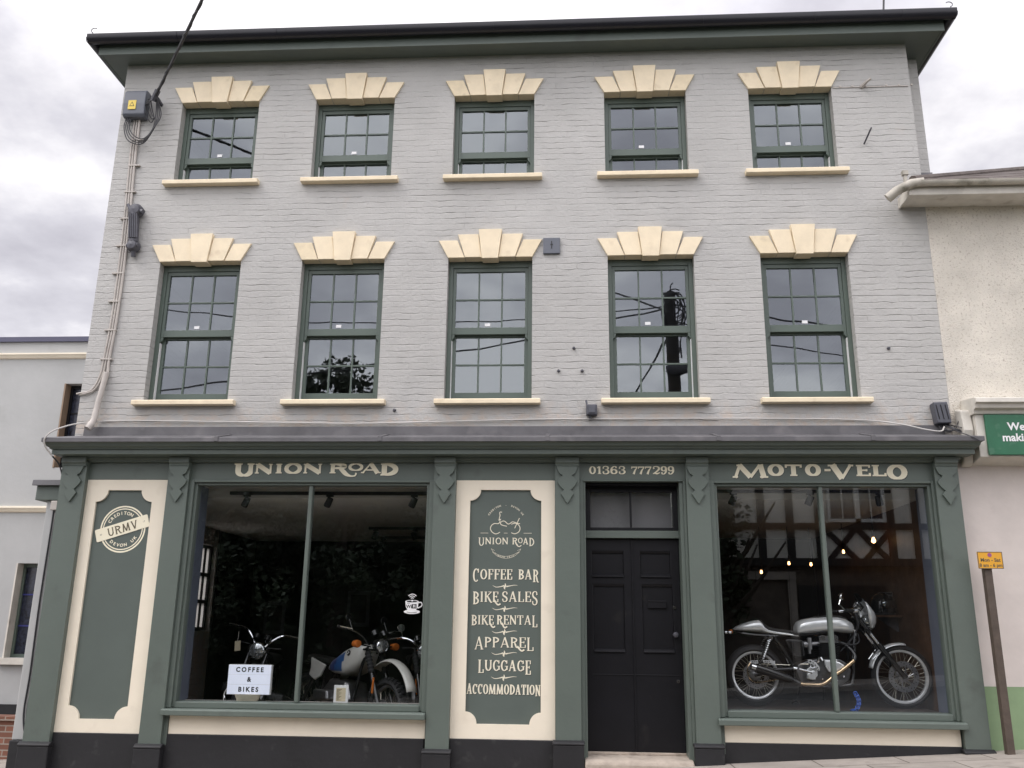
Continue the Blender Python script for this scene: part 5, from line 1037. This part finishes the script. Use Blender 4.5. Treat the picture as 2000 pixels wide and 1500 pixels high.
W(MB().tube([(2.33, Y-.17, 1.275), (2.41, Y-.17, 1.275)], .006, 6).tube([(1.95, Y-.12, 1.268), (2.24, Y-.12, 1.262)], .005, 6), 'linkage_rod', M['spoke'])
W(MB().tube(crom([(1.86, Y-.07, 1.285), (1.82, Y-.075, 1.22), (1.835, Y-.08, 1.13), (1.90, Y-.085, 1.09), (2.02, Y-.09, 1.105), (2.2, Y-.09, 1.14)], 5), .006, 6), 'chain', M['gold'], smooth=True)
tl = W(MB().tube([(1.70, Y, 1.585), (1.665, Y, 1.575)], .022, 10), 'tail_lamp', M['orange'], smooth=True)
for s in (-.11, .11): MB().tube([(1.69, Y+s*.3, 1.58), (1.66, Y+s, 1.575)], .006, 6).lathe([(.001, -.02), (.018, -.012), (.018, .012), (.001, .02)], (1.655, Y+s, 1.572), (1, 0, 0), 12).build('indicator', M['chrome'], tl, smooth=True)
MB().tube([(2.40, Y+.12, 1.08), (2.36, Y+.30, .862)], .010, 8).tube([(2.33, Y+.30, .862), (2.40, Y+.31, .862)], .014, 8).build('side_stand', M['bblack'], cr_, smooth=True)
MB().tube([(2.40, Y+.12, 1.08), (2.40, Y-.10, 1.06)], .01, 6).build('stand_pivot', M['bblack'], cr_)
# --- the three machines in the left shop, built in their own frames (x forward, nearer side at -y)
def bike(loc, rz, lean, label, st):
    t = empty('motorcycle', loc, label, 'motorcycle', 'motorcycles in the left shop'); t.rotation_euler = (lean, 0, rz)
    bd = lambda b, n, m_, p=None, **k: b.build(n, m_, p or t, local=True, **k)
    wh = st['wheel']; fx = .73; fz = wh
    steer = st.get('steer', 0)
    w1 = wheel(t, 'front_wheel', (fx, 0, fz), wh, .05, wh-.075, .05, M['alloyd'], 28, .12, st['knobby'])
    if steer:                                     # turn the wheel about its own vertical axis
        w1.location = Vector((fx, 0, 0))-Matrix.Rotation(steer, 3, 'Z') @ Vector((fx, 0, 0)); w1.rotation_euler = (0, 0, steer)
    wheel(t, 'rear_wheel', (-.73, 0, fz), wh, .055, wh-.085, .06, M['alloyd'], 28, None, st['knobby'])
    bm_, tk = st['body'], st['tank']
    n = 22; b = MB(); sts = []
    for i in range(n+1):
        x = tk[0][0]+(tk[-1][0]-tk[0][0])*i/n
        for a, c in zip(tk, tk[1:]):
            if a[0] <= x <= c[0]+1e-9: q = (x-a[0])/(c[0]-a[0]); q = q*q*(3-2*q) if False else q; sts.append((x, *[a[j]+(c[j]-a[j])*q for j in (1, 2, 3)])); break
    b.loft(sts, 0, 24, 3.2)
    if st.get('stripe'):
        for i, f in enumerate(b.f):
            if len(f) == 4:
                cx_ = sum(b.v[j][0] for j in f)/4; cy_ = sum(b.v[j][1] for j in f)/4; cz_ = sum(b.v[j][2] for j in f)/4
                if -.215+.35*(cz_-.70) < cx_ < .05+.35*(cz_-.70) and .705 < cz_ < .885 and abs(cy_) > .07: b.m[i] = 2 if cx_ < -.09+.35*(cz_-.70) else 1
    tank = bd(b, 'fuel_tank', [bm_, M['bblue'], M['bblue2']], smooth=True)
    if st.get('stripe'):
        for s in (-1, 1):
            em_ = bd(MB().lathe([(.001, .006), (.028, .005), (.032, 0)], (.17, s*.163, .895), (0, s, .1), 20), 'tank_badge', M['ink'], tank)
            k = MB()
            for q in (0, 2): k.add([(.17, s*.170, .895)]+[(.17+.018*math.cos(R(q*90+a)), s*.170, .895+.018*math.sin(R(q*90+a))) for a in (0, 30, 60, 90)], [(0, 1, 2, 3, 4)])
            bd(k, 'badge_quarter', M['white'], em_)
    bd(MB().loft([(-.78, .80, .86, .06), (-.70, .79, .87, .11), (-.45, .77, .85, .125), (-.22, .74, .82, .12), (-.10, .73, .80, .08)], 0, 18, 3), 'seat', M['leather'], smooth=True)
    for s in (-1, 1):
        if st.get('panel'): bd(MB().prism([(-.50, .83), (-.20, .755), (-.28, .63), (-.38, .59), (-.50, .64), (-.48, .72)], s*.185-.015, s*.185+.015), 'side_panel', bm_, bevel=.012)
        f_ = bd(MB().tube([(.40, s*.095, .96), (.55, s*.095, .66)], .021, 10).tube([(.545, s*.095, .67), (.73, s*.095, fz)], .028, 10), 'fork_leg', M['bblack'], smooth=True)
        if st['gaiter']:
            bd(MB().lathe([(.03+.008*(i % 2), -.12+.02*i) for i in range(13)], (.475, s*.095, .81), (-.447, 0, .894), 12), 'fork_gaiter', M['rubber'], f_, smooth=True)
            bd(MB().box(.60, .625, s*.128-.006, s*.128+.006, .50, .66), 'fork_reflector', M['orange'], f_, bevel=.004)
        bd(MB().tube([(-.40, s*.13, .74), (-.66, s*.13, .36)], .025, 10), 'shock_absorber', M['bblack'], smooth=True)
        ii = bd(MB().tube([(.44, s*.08, .97), (.42, s*.24, .99)], .008, 6), 'indicator', M['bblack'])
        if st.get('amber'): bd(MB().lathe([(.001, -.045), (.034, -.04), (.042, .02), (.036, .04), (.001, .046)], (.425, s*.26, .99), (1, 0, 0), 16), 'indicator_lens', M['orange'], ii, smooth=True)
        pts = [(q[0], s*q[1], q[2]) for q in st['bar']]
        hb = bd(MB().tube(crom(pts, 5), .012, 8), 'handlebar', M['chrome'] if st['chromebar'] else M['bblack'], smooth=True)
        e0_, e1_ = Vector(pts[-2]), Vector(pts[-1]); bd(MB().tube([e0_.lerp(e1_, .35), e1_], .018, 8), 'grip', M['leather'], hb, smooth=True)
        bd(MB().tube([e0_, e0_.lerp(e1_, .2)+Vector((.05, 0, .01)), e1_+Vector((.05, 0, 0))], .006, 6), 'lever', M['alloy'], hb, smooth=True)
        bd(MB().lathe([(.001, 0), (.04, 0), (.045, .015), (.02, .02)], (pts[-1][0]-.02, pts[-2][1], pts[-1][2]+.11), (-1, 0, 0), 14).tube([(pts[-2][0], pts[-2][1], pts[-2][2]), (pts[-1][0]-.02, pts[-2][1], pts[-1][2]+.09)], .005, 6), 'mirror', M['chrome'] if st['chromebar'] else M['bblack'], hb, smooth=True) if st.get('mirrors') else None
        bd(MB().prism([(-.15, .50), (.12, .50), (.14, .40), (-.13, .38)], s*.26-.10, s*.26+.10), 'cylinder', M['alloyd'] if st.get('stripe') else M['bblack'], bevel=.02)
        ep = bd(MB().tube(crom([(.14, s*.26, .43), (.24, s*.27, .36), (.18, s*.2, .26), (-.2, s*.17, .25), (-.5, s*.2, .28)], 5), .02, 10), 'exhaust_pipe', M['chrome'], smooth=True)
        bd(MB().tube([(-.45, s*.2, .275), (-.95, s*.23, .36)], [.035, .045], 12), 'silencer', M['chrome'] if st['chromebar'] else M['bblack'], ep, smooth=True)
    hl = bd(MB().lathe([(.02, -.11), (.06, -.09), (st['lamp'], -.01), (st['lamp'], .02)], st['lamp_at'], (1, 0, -.08), 24), 'headlamp', M['chrome'] if st['chromebar'] else M['bblack'], smooth=True)
    la = Vector(st['lamp_at']); bd(MB().lathe([(.001, .045), (st['lamp']*.6, .038), (st['lamp']*.92, .02)], la, (1, 0, -.08), 24), 'lens', M['lens'], hl, smooth=True)
    bd(MB().lathe([(st['lamp']*.9, .018), (st['lamp']*.96, .028), (st['lamp']*1.06, .015), (st['lamp']*1.03, -.005)], la, (1, 0, -.08), 24), 'bezel', M['chrome'], hl, smooth=True)
    for s in (-.06, .06): bd(MB().lathe([(.001, -.03), (.035, -.03), (.042, .02), (.036, .03), (.001, .03)], (la.x-.06, s, la.z+st['lamp']+.05), (-.6, 0, .8), 16), 'instrument', M['bblack'], smooth=True)
    gm = MB(); vs = []
    for k in range(17):
        a = R(st['guard'][0]-(st['guard'][0]-st['guard'][1])*k/16); rr0 = st['guard'][2]
        for j in range(7): u = (j-3)/3; rr = rr0-.028*abs(u)**2; vs.append((fx+rr*math.cos(a), st['guard'][3]*u, fz+rr*math.sin(a)*st['guard'][4]))
    gm.add(vs, [(i*7+j, i*7+j+1, (i+1)*7+j+1, (i+1)*7+j) for i in range(16) for j in range(6)])
    g_ = bd(gm, 'front_mudguard', bm_ if st.get('stripe') else M['bblack'], smooth=True, solid=.005)
    if steer: g_.location = w1.location; g_.rotation_euler = w1.rotation_euler
    rm_ = MB(); vs = []
    for k in range(13):
        a = R(150-100*k/12)
        for j in range(5): u = (j-2)/2; rr = wh+.04-.02*u*u; vs.append((-.73+rr*math.cos(a+math.pi/3), .075*u, fz+rr*math.sin(a+math.pi/3)*.9+.03))
    rm_.add(vs, [(i*5+j, i*5+j+1, (i+1)*5+j+1, (i+1)*5+j) for i in range(12) for j in range(4)]); bd(rm_, 'rear_mudguard', M['bblack'], smooth=True, solid=.005)
    fr2 = MB()
    for s in (-.1, .1): fr2.tube(crom([(.40, s*.3, .92), (.36, s, .80), (.26, s, .40), (.16, s, .25), (-.25, s, .25), (-.34, s, .40), (-.36, s, .70), (-.75, s, .78)], 5), .017, 8).tube([(-.30, s, .36), (-.73, s, fz)], .022, 8)
    fr2.tube([(.40, 0, .90), (-.3, 0, .72)], .02, 8).box(.36, .46, -.12, .12, .93, .95); bd(fr2, 'frame', M['bblack'], smooth=True)
    bd(MB().prism([(-.28, .30), (.18, .28), (.24, .42), (.15, .60), (-.15, .62), (-.28, .50)], -.15, .15), 'engine', M['alloyd'], bevel=.03)
    bd(MB().tube([(-.15, .16, .26), (-.17, .30, .006)], .012, 8), 'side_stand', M['bblack'])
    return t
tankGS = [(-.27, .70, .755, .10), (-.16, .67, .83, .15), (.06, .65, .94, .17), (.20, .69, .985, .165), (.32, .77, 1.0, .14), (.385, .84, .985, .10), (.41, .87, .95, .06)]
tankC = [(-.16, .72, .78, .08), (-.06, .70, .86, .13), (.12, .70, .90, .14), (.28, .74, .91, .125), (.36, .78, .88, .08)]
FZ = .405
bike((-2.46, 1.08, FZ), R(-41), R(-4), 'white trail motorcycle with blue tank stripe and orange indicators in the left window', dict(wheel=.33, knobby=True, steer=R(-5), body=M['bwhite'], tank=tankGS, stripe=True, panel=True, gaiter=True, amber=True, chromebar=False, mirrors=True,
    bar=[(.36, .04, .99), (.34, .14, 1.08), (.30, .24, 1.13), (.24, .40, 1.16)], lamp=.075, lamp_at=(.53, 0, .985), guard=(128, 25, .50, .066, 1.06)))
bike((-3.70, 1.47, FZ), R(-82), R(-11), 'dark motorcycle with chrome headlamp and wide handlebars behind the lightbox', dict(wheel=.31, knobby=False, body=M['bblack'], tank=tankC, gaiter=False, chromebar=True,
    bar=[(.40, .05, .97), (.38, .12, 1.06), (.34, .22, 1.13), (.27, .42, 1.14)], lamp=.088, lamp_at=(.50, 0, .93), guard=(150, 50, .345, .07, 1)))
bike((-1.62, 1.55, FZ), R(-75), R(6), 'black motorcycle half hidden at the right edge of the left shop window', dict(wheel=.31, knobby=False, body=M['bblack'], tank=tankC, gaiter=True, chromebar=True, mirrors=True,
    bar=[(.40, .05, .97), (.38, .12, 1.05), (.34, .22, 1.09), (.27, .38, 1.09)], lamp=.085, lamp_at=(.50, 0, .93), guard=(150, 50, .345, .07, 1)))
t = root('price_tag', (-3.69, 1.0, 1.43), 'beige paper tag hanging from the handlebar of the chrome headlamp motorcycle', 'tag')
MB().prism([(-3.72, 1.415), (-3.655, 1.422), (-3.65, 1.315), (-3.715, 1.308)], 1.0, 1.004).build('card', M['paper'], t); MB().tube([(-3.688, 1.0, 1.418), (-3.685, 1.0, 1.52)], .003, 5).build('string', M['wcable'], t)

# ------------------------------------------------------------------ neighbours
n_ = root('neighbour_shop', (5.5, 0, 0), 'pebble dashed building with weathered white eaves joined to the right of the grey shop', 'building')
NX0, NX1 = 3.929, 12
B(NX0, NX1, .001, 6, 3.25, 6.09).build('upper_wall', M['dash'], n_)
B(NX0, NX1, -.004, 6, 1.11, 3.249).build('lower_wall', M['render'], n_)
B(NX0, NX1, -.010, 6, -.3, 1.109).build('painted_base', M['greenrender'], n_)
B(3.66, NX1, -.31, 0, 6.09, 6.115).build('soffit', M['oldwhite'], n_)
MB().box(3.66, NX1, -.33, -.31, 6.072, 6.20).box(3.64, 3.66, -.33, -.001, 6.072, 6.19).build('fascia_board', M['oldwhite'], n_, bevel=.004)
gg = MB(); gp2 = [(-.055+.055*math.cos(R(a)), .06+.06*math.sin(R(a))) for a in range(0, -181, -20)]+[(-.055+.047*math.cos(R(a)), .06+.052*math.sin(R(a))) for a in range(-180, 1, 20)]
gg.prismx([(-.331+y*.85, 6.152+z*.8) for y, z in gp2], 3.74, NX1); gu = gg.build('gutter', M['oldgutter'], n_, smooth=True)
for xx in (4.45, 5.6, 7): MB().prismx([(-.331+y*.92, 6.150+z*.8) for y, z in gp2[:10]]+[(-.34, 6.20)], xx-.02, xx+.02).build('gutter_joint', M['oldgutter'], gu)
MB().tube([(3.78, -.378, 6.20), (3.66, -.36, 6.19), (3.52, -.32, 6.13), (3.43, -.28, 6.06)], [.046, .05, .05, .052], 14).build('gutter_outlet', M['oldgutter'], gu, smooth=True)
r_ = MB()                                                # tile courses of a hipped slope
for i in range(14):
    y, z, xl = -.36+.24*i, 6.215+.142*i, 3.68+.30*i
    xs_ = [xl+.02]+[xl+.3+(NX1-xl-.3)*j/24 for j in range(25)]; n_s = len(xs_); w0 = [.006*math.sin(9*q+i*2.1) for q in xs_]
    r_.add([(q, y, z+w_) for q, w_ in zip(xs_, w0)]+[(q, y, z+.026+w_) for q, w_ in zip(xs_, w0)]+[(q+(.30 if j == 0 else 0), y+.26, z+.175) for j, q in enumerate(xs_)], [(j, j+1, n_s+j+1, n_s+j) for j in range(n_s-1)]+[(n_s+j, n_s+j+1, 2*n_s+j+1, 2*n_s+j) for j in range(n_s-1)])
r_.add([(3.70, -.33, 6.23), (3.70+4.2, 3.04, 8.20), (3.75, 3.04, 6.23)], [(0, 1, 2)])
hp_ = MB().tube([(3.68, -.36, 6.235), (7.88, 3.02, 8.24)], .045, 8)
rf_ = r_.build('roof', M['tile'], n_); hp_.build('hip_tiles', M['tile'], rf_)
MB().prism([(3.64, 6.23), (3.74, 6.33), (4.0, 6.31), (4.02, 6.23)], -.26, -.02).build('roof_edge', M['tile'], n_, bevel=.02)
MB().box(3.66, 3.69, -.20, -.17, 6.2, 6.42).box(3.645, 3.705, -.21, -.16, 6.38, 6.43).build('gutter_stay', M['oldgutter'], n_)
B(3.935, 4.06, .02, .28, 6.3, 6.52).build('lead_flashing', M['lead'], n_)
# its sign board and little cornice
b = MB(); pr2 = [(-.0, 3.90), (-.30, 3.86), (-.345, 3.845), (-.35, 3.80), (-.32, 3.79), (-.31, 3.75), (-.27, 3.735), (-.26, 3.70), (0, 3.70)]
b.prismx(pr2, 4.04, NX1); b.build('cornice', M['oldwhite'], n_, bevel=.004)
MB().prismx([(-.24, 3.70), (-.245, 3.27), (-.0, 3.22), (-.0, 3.70)], 4.06, NX1).build('sign_backing', M['oldwhite'], n_, bevel=.005)
MB().prismx([(-.02, 3.80), (-.17, 3.76), (-.20, 3.55), (-.15, 3.40), (-.10, 3.24), (-.02, 3.2)], 3.955, 4.055).build('console', M['oldwhite'], n_, bevel=.015)
sgn = root('green_sign', (5.2, -.26, 3.28), 'green shop signboard with white lettering cut off by the right edge of the photo', 'signboard')
B(4.135, 6.6, -.275, -.247, 3.285, 3.69).build('board', M['signgreen'], sgn, bevel=.004)
k = MB(); put_text(k, 'We', .108, 4.425, -.2775, 3.565, .003); put_text(k, 'making', .108, 4.43, -.2775, 3.455, .003, 0, 1); k.build('sign_text', M['white'], sgn)
l_ = root('left_building', (-12, 4, 0), 'pale grey rendered building with cream bands and a blue coping left of the shop', 'building')
wl = wall_grid(-26, -5.40, -.6, 5.94, [(-7.93, -7.16, 3.9, 5.245), (-8.26, -7.46, 1.085, 2.445)], 4.0, 4.35, 'wall', M['greyrender'], l_); wl.location = (12, -4, 0)
B(-26, -5.4, 4.351, 9, -.6, 5.94).build('wall', M['greyrender'], l_)
B(-26, -5.38, 3.96, 9.05, 5.94, 6.02).build('coping', M['coping'], l_)
for z in (5.655, 3.205):
    MB().prismx([(4.0, z), (3.97, z+.01), (3.945, z+.05), (3.93, z+.06), (3.93, z+.085), (4.0, z+.10)], -26, -5.39).build('string_course', M['cream'], l_)
for x0, x1, z0, z1 in ((-7.93, -7.16, 3.9, 5.245), (-8.26, -7.46, 1.085, 2.445)):
    wn = MB().box(x0, x0+.05, 4.14, 4.2, z0, z1).box(x1-.05, x1, 4.14, 4.2, z0, z1).box(x0+.05, x1-.05, 4.14, 4.2, z1-.05, z1).box(x0+.05, x1-.05, 4.14, 4.2, z0, z0+.05).build('window', M['black'] if z0 > 2 else M['greenwin'], l_)
    B(x0+.05, x1-.05, 4.17, 4.175, z0+.05, z1-.05).build('pane', M['leaded'], wn)
    k = MB()
    for i in (1, 2): k.box(x0+.05, x1-.05, 4.155, 4.168, z0+(z1-z0)*i/3-.01, z0+(z1-z0)*i/3+.01)
    k.build('glazing_bar', M['bar_blue'] if z0 < 2 else M['black'], wn)
    B(x0-.012, x0-.001+.012, 3.985, 4.14, z0, z1).build('reveal', M['brownrev'] if z0 > 2 else M['oldwhite'], wn)
    if z0 < 2: B(x0-.06, x1+.06, 3.92, 4.0, z0-.09, z0).build('sill', M['oldwhite'], wn)
B(-26, -5.4, 3.97, 3.999, -.6, .445).build('plinth', M['plinth'], l_)
o = MB().box(-26, -6.0, 2.9, 3.1, -1.2, .34).box(-26, -5.98, 2.86, 3.14, .34, .39).build('brick_wall', M['redbrick'], shift=(-12, 3, -.4)); tag(o, 'low red brick wall in the passage left of the shop', 'wall')
# ------------------------------------------------------------------ across the street, seen in the glass
h_ = root('timber_framed_house', (5.8, -13.6, 0), 'black and white timber framed house reflected in the right shop window', 'house')
hy = -12.0
def hb(b, x0, x1, z0, z1, d=.06): return b.box(x0, x1, hy+.001, hy+d, z0, z1)
B(2.9, 10.5, -19, hy, 3.06, 6.0).build('wall', M['infill'], h_); B(2.95, 10.5, -19, hy-.12, -.5, 3.058).build('lower_wall', M['rubble'], h_)
b = MB()
for xc in (3.05, 3.62, 4.486, 5.139, 5.80, 7.42, 8.0, 8.7, 9.4, 10.2): hb(b, xc-.085, xc+.085, 3.06, 6.0)
b.build('stud', M['timber'], h_)
b = MB(); hb(b, 2.9, 10.5, 3.86, 4.0, .07); hb(b, 2.9, 10.5, 3.03, 3.2, .09); hb(b, 2.9, 10.5, 5.85, 6.0, .07); b.build('rail', M['timber'], h_)
b = MB()
def slant(x0, z0, x1, z1, w_=.12):
    d = Vector((x1-x0, z1-z0)).normalized(); p = Vector((-d.y, d.x))*w_/2; b.prism([(x0+p.x, z0+p.y), (x1+p.x, z1+p.y), (x1-p.x, z1-p.y), (x0-p.x, z0-p.y)], hy+.0005, hy+.05)
slant(5.93, 3.86, 6.69, 3.08); slant(6.60, 3.86, 5.93, 3.1); slant(6.66, 3.86, 7.40, 3.08); slant(7.36, 3.80, 6.69, 3.06); b.build('brace', M['timber'], h_)
wf = MB()
for x0, x1, z0, z1 in ((6.0, 6.07, 4.02, 5.1), (6.62, 6.74, 4.02, 5.1), (7.24, 7.32, 4.02, 5.1), (6.07, 7.24, 4.02, 4.1), (6.0, 7.32, 5.1, 5.18), (6.335, 6.355, 4.1, 5.1), (6.98, 7.0, 4.1, 5.1)): wf.box(x0, x1, hy+.002, hy+.09, z0, z1)
wf = wf.build('window', M['whitewood'], h_); B(6.0, 7.32, hy+.01, hy+.03, 4.05, 5.15).build('pane', M['leaded'], wf)
B(3.0, 5.2, hy-.1, hy-.02, 2.72, 2.9).build('bressummer', M['paving'], h_)
b = MB(); b.prismx([(hy+.45, 5.85), (hy+.45, 5.95), (-15.5, 7.6), (-19.4, 5.95), (-19.4, 5.85), (-15.5, 7.45)], 2.6, 10.8); b.build('roof', M['slate'], h_)
B(5.02, 5.2, hy-.119, hy-.05, -.2, 2.72).build('door_post', M['paving'], h_); B(5.25, 7.2, hy-.119, hy-.08, .2, 2.6).build('shop_front', M['timber'], h_)
p_ = root('telegraph_pole', (2.40, -9.9, 0), 'dark wooden telegraph pole with coiled cables and lamp reflected in a first floor window', 'telegraph pole')
MB().tube([(2.40, -9.9, -.3), (2.38, -9.9, 9.0)], [.17, .135], 14).build('pole', M['pole'], p_, smooth=True)
k = MB()
random.seed(3)
for i in range(9):
    a0 = random.uniform(0, 6.28); r0 = random.uniform(.18, .34); zc = random.uniform(8.3, 8.75)
    k.tube([(2.44+r0*math.cos(a)*.9, -9.75+.06*math.sin(3*a+i), zc+r0*1.25*math.sin(a)) for a in [a0+j*.35 for j in range(15)]], .016, 6)
for i in range(5): k.tube(crom([(2.28+.06*i, -9.72, 8.9), (2.25+.1*i, -9.68, 8.6), (2.24+.09*i, -9.7, 8.2), (2.3+.05*i, -9.73, 7.6)], 5), .014, 6)
k.build('cable_coil', M['cable'], p_, smooth=True)
MB().tube([(2.38, -9.9, 8.85), (2.40, -9.88, 9.2), (2.46, -9.85, 9.26)], .02, 6).tube([(2.2, -9.8, 8.95), (2.6, -9.8, 8.95)], .03, 6).build('pole_top', M['iron'], p_, smooth=True)
MB().tube([(2.55, -9.9, 7.9), (2.55, -9.72, 7.5)], .02, 8).loft([(2.2, 7.15, 7.30, .05), (2.3, 7.08, 7.34, .11), (2.5, 7.08, 7.34, .13), (2.7, 7.16, 7.33, .10), (2.78, 7.24, 7.32, .04)], -9.68, 16).build('street_lamp_head', M['iron'], p_, smooth=True)
def wire(a, c, sag, label, r=.014):
    a, c = Vector(a), Vector(c); t = root('overhead_wire', tuple(a), label, 'wire', 'wires from the telegraph pole')
    MB().tube([a.lerp(c, i/16)-Vector((0, 0, sag*4*(i/16)*(1-i/16))) for i in range(17)], r, 6).build('wire', M['cable'], t, smooth=True)
wire((2.3, -9.9, 8.7), (-14, -9.6, 6.6), .5, 'lower overhead wire running left from the pole, seen in the first floor glass', .02)
wire((2.3, -9.9, 8.75), (-12, -10.5, 9.4), .6, 'upper overhead wire running left from the pole, seen in the middle windows')
wire((2.5, -9.9, 8.75), (20, -9.4, 8.2), .7, 'overhead wire running right from the pole, seen in the right hand windows', .02)
wire((2.5, -9.9, 8.3), (20, -12, 6.4), .3, 'lowest overhead wire sloping down to the right of the pole, seen in the end window')
wire((2.3, -9.9, 8.0), (-.4, -11.2, 3.5), 0, 'steep stay wire dropping from the pole towards the far pavement', .022)
def tree(x, y, h, crown, label, seed, nleaf=9000):
    random.seed(seed); t = root('broadleaf_tree', (x, y, 0), label, 'tree', 'trees across the street')
    b = MB(); b.tube([(x, y, -.3), (x+.1, y, h*.3), (x, y+.1, h*.6)], [.22, .17, .09], 10)
    for i in range(9):
        a = random.uniform(0, 6.28); z = h*random.uniform(.25, .6); rr = random.uniform(.8, 1.8); b.tube([(x, y, z), (x+rr*.5*math.cos(a), y+rr*.5*math.sin(a), z+.7), (x+rr*math.cos(a), y+rr*math.sin(a), z+1.7)], [.08, .05, .02], 6)
    b.build('trunk', M['bark'], t, smooth=True)
    cl = []
    for i in range(90):
        cx_, cz_, rx_, rz_ = random.choice(crown); u, v, q = random.gauss(0, .5), random.gauss(0, .5), random.gauss(0, .5); cl.append((x+cx_+u*rx_, y+v*rx_*.8, cz_+q*rz_, random.uniform(.25, .55)))
    b = MB()
    for i in range(nleaf):
        cx_, cy_, cz_, r0 = random.choice(cl); d = Vector((random.gauss(0, 1), random.gauss(0, 1), random.gauss(0, 1))).normalized()*r0*random.uniform(.5, 1.05); p = Vector((cx_, cy_, cz_))+d
        u = Vector((random.gauss(0, 1), random.gauss(0, 1), random.gauss(0, .6))).normalized(); v = u.cross(Vector((random.gauss(0, 1), random.gauss(0, 1), random.gauss(0, 1)))).normalized(); s_ = random.uniform(.06, .11)
        b.add([p-u*s_, p-v*s_*.55, p+u*s_, p+v*s_*.55], [(0, 1, 2, 3)])
    b.build('crown', M['leaf'], t)
tree(-5.6, -12.6, 8.9, [(0, 5.4, 2.3, 2.4), (-.9, 7.2, .8, 1.1), (1.0, 6.9, .9, 1.2), (.2, 3.6, 2.3, 1.6), (0, 2.2, 2.2, 1.2)], 'tall bushy tree across the street reflected in a first floor window', 11, 14000)
tree(-8.9, -12.4, 6.0, [(0, 4.0, 1.8, 1.7), (.3, 2.4, 2.0, 1.5)], 'dense tree across the street left of the tall one', 12, 11000)
tree(-2.3, -12.5, 5.6, [(0, 3.6, 1.7, 1.7), (.2, 2.2, 1.8, 1.4)], 'lower dense tree across the street right of the tall one', 13, 11000)
tree(3.35, -11.4, 5.2, [(0, 4.2, .35, 1.2), (.05, 3.2, .4, .9), (.1, 2.4, .45, .7)], 'slim climbing tree at the near corner of the timber framed house', 14, 3500)
tree(1.2, -13.2, 4.0, [(0, 2.4, 1.6, 1.2)], 'round bush between the trees and the timber framed house', 15, 6000)
o = MB().box(-24, 2.85, -14.9, -14.5, -.8, 2.3).box(-24, 2.85, -14.95, -14.45, 2.3, 2.4).build('stone_wall', M['rubble'], shift=(-10, -14.7, 0)); tag(o, 'long dark rubble wall behind the trees across the street', 'wall')

random.seed(5); b = MB(); nx_, nz_ = 90, 22            # tall clipped evergreen hedge: a lumpy body with a coat of leaf sprays
x0, x1, hz = -15.0, 2.7, 5.8
def hedge_y(x, z): return -13.45+.28*math.sin(x*1.7)+.2*math.sin(x*4.1+z*2.3)+.16*math.sin(z*5.1+x)-(.10*z)
def hedge_top(x): return hz+.35*math.sin(x*1.1)+.2*math.sin(x*3.7)
b.add([(x0+(x1-x0)*i/nx_, hedge_y(x0+(x1-x0)*i/nx_, hedge_top(x0+(x1-x0)*i/nx_)*j/nz_), -.6+(hedge_top(x0+(x1-x0)*i/nx_)+.6)*j/nz_) for j in range(nz_+1) for i in range(nx_+1)], [(j*(nx_+1)+i, j*(nx_+1)+i+1, (j+1)*(nx_+1)+i+1, (j+1)*(nx_+1)+i) for j in range(nz_) for i in range(nx_)])
b.add([(x0+(x1-x0)*i/nx_, y, hedge_top(x0+(x1-x0)*i/nx_)) for y in (-14.15,) for i in range(nx_+1)]+[(x0+(x1-x0)*i/nx_, hedge_y(x0+(x1-x0)*i/nx_, hedge_top(x0+(x1-x0)*i/nx_)), hedge_top(x0+(x1-x0)*i/nx_)) for i in range(nx_+1)]+[(x0+(x1-x0)*i/nx_, -14.15, -.6) for i in range(nx_+1)], [(i, i+1, nx_+1+i+1, nx_+1+i) for i in range(nx_)]+[(2*nx_+2+i, 2*nx_+3+i, i+1, i) for i in range(nx_)])
for i in range(9000):
    x = random.uniform(x0, x1); z = random.uniform(.2, 1)**.8*hedge_top(x)*1.02; p = Vector((x, hedge_y(x, z)+random.uniform(-.05, .12), z))
    u = Vector((random.gauss(0, 1), random.gauss(0, 1), random.gauss(0, 1))).normalized(); v = u.cross(Vector((random.gauss(0, 1), random.gauss(0, 1), random.gauss(0, 1)))).normalized(); s_ = random.uniform(.05, .11)
    b.add([p-u*s_, p-v*s_*.6, p+u*s_, p+v*s_*.6], [(0, 1, 2, 3)])
o = b.build('hedge', M['leaf'], shift=(-6, -13.6, 0)); tag(o, 'tall dark evergreen hedge across the street behind the trees', 'hedge')
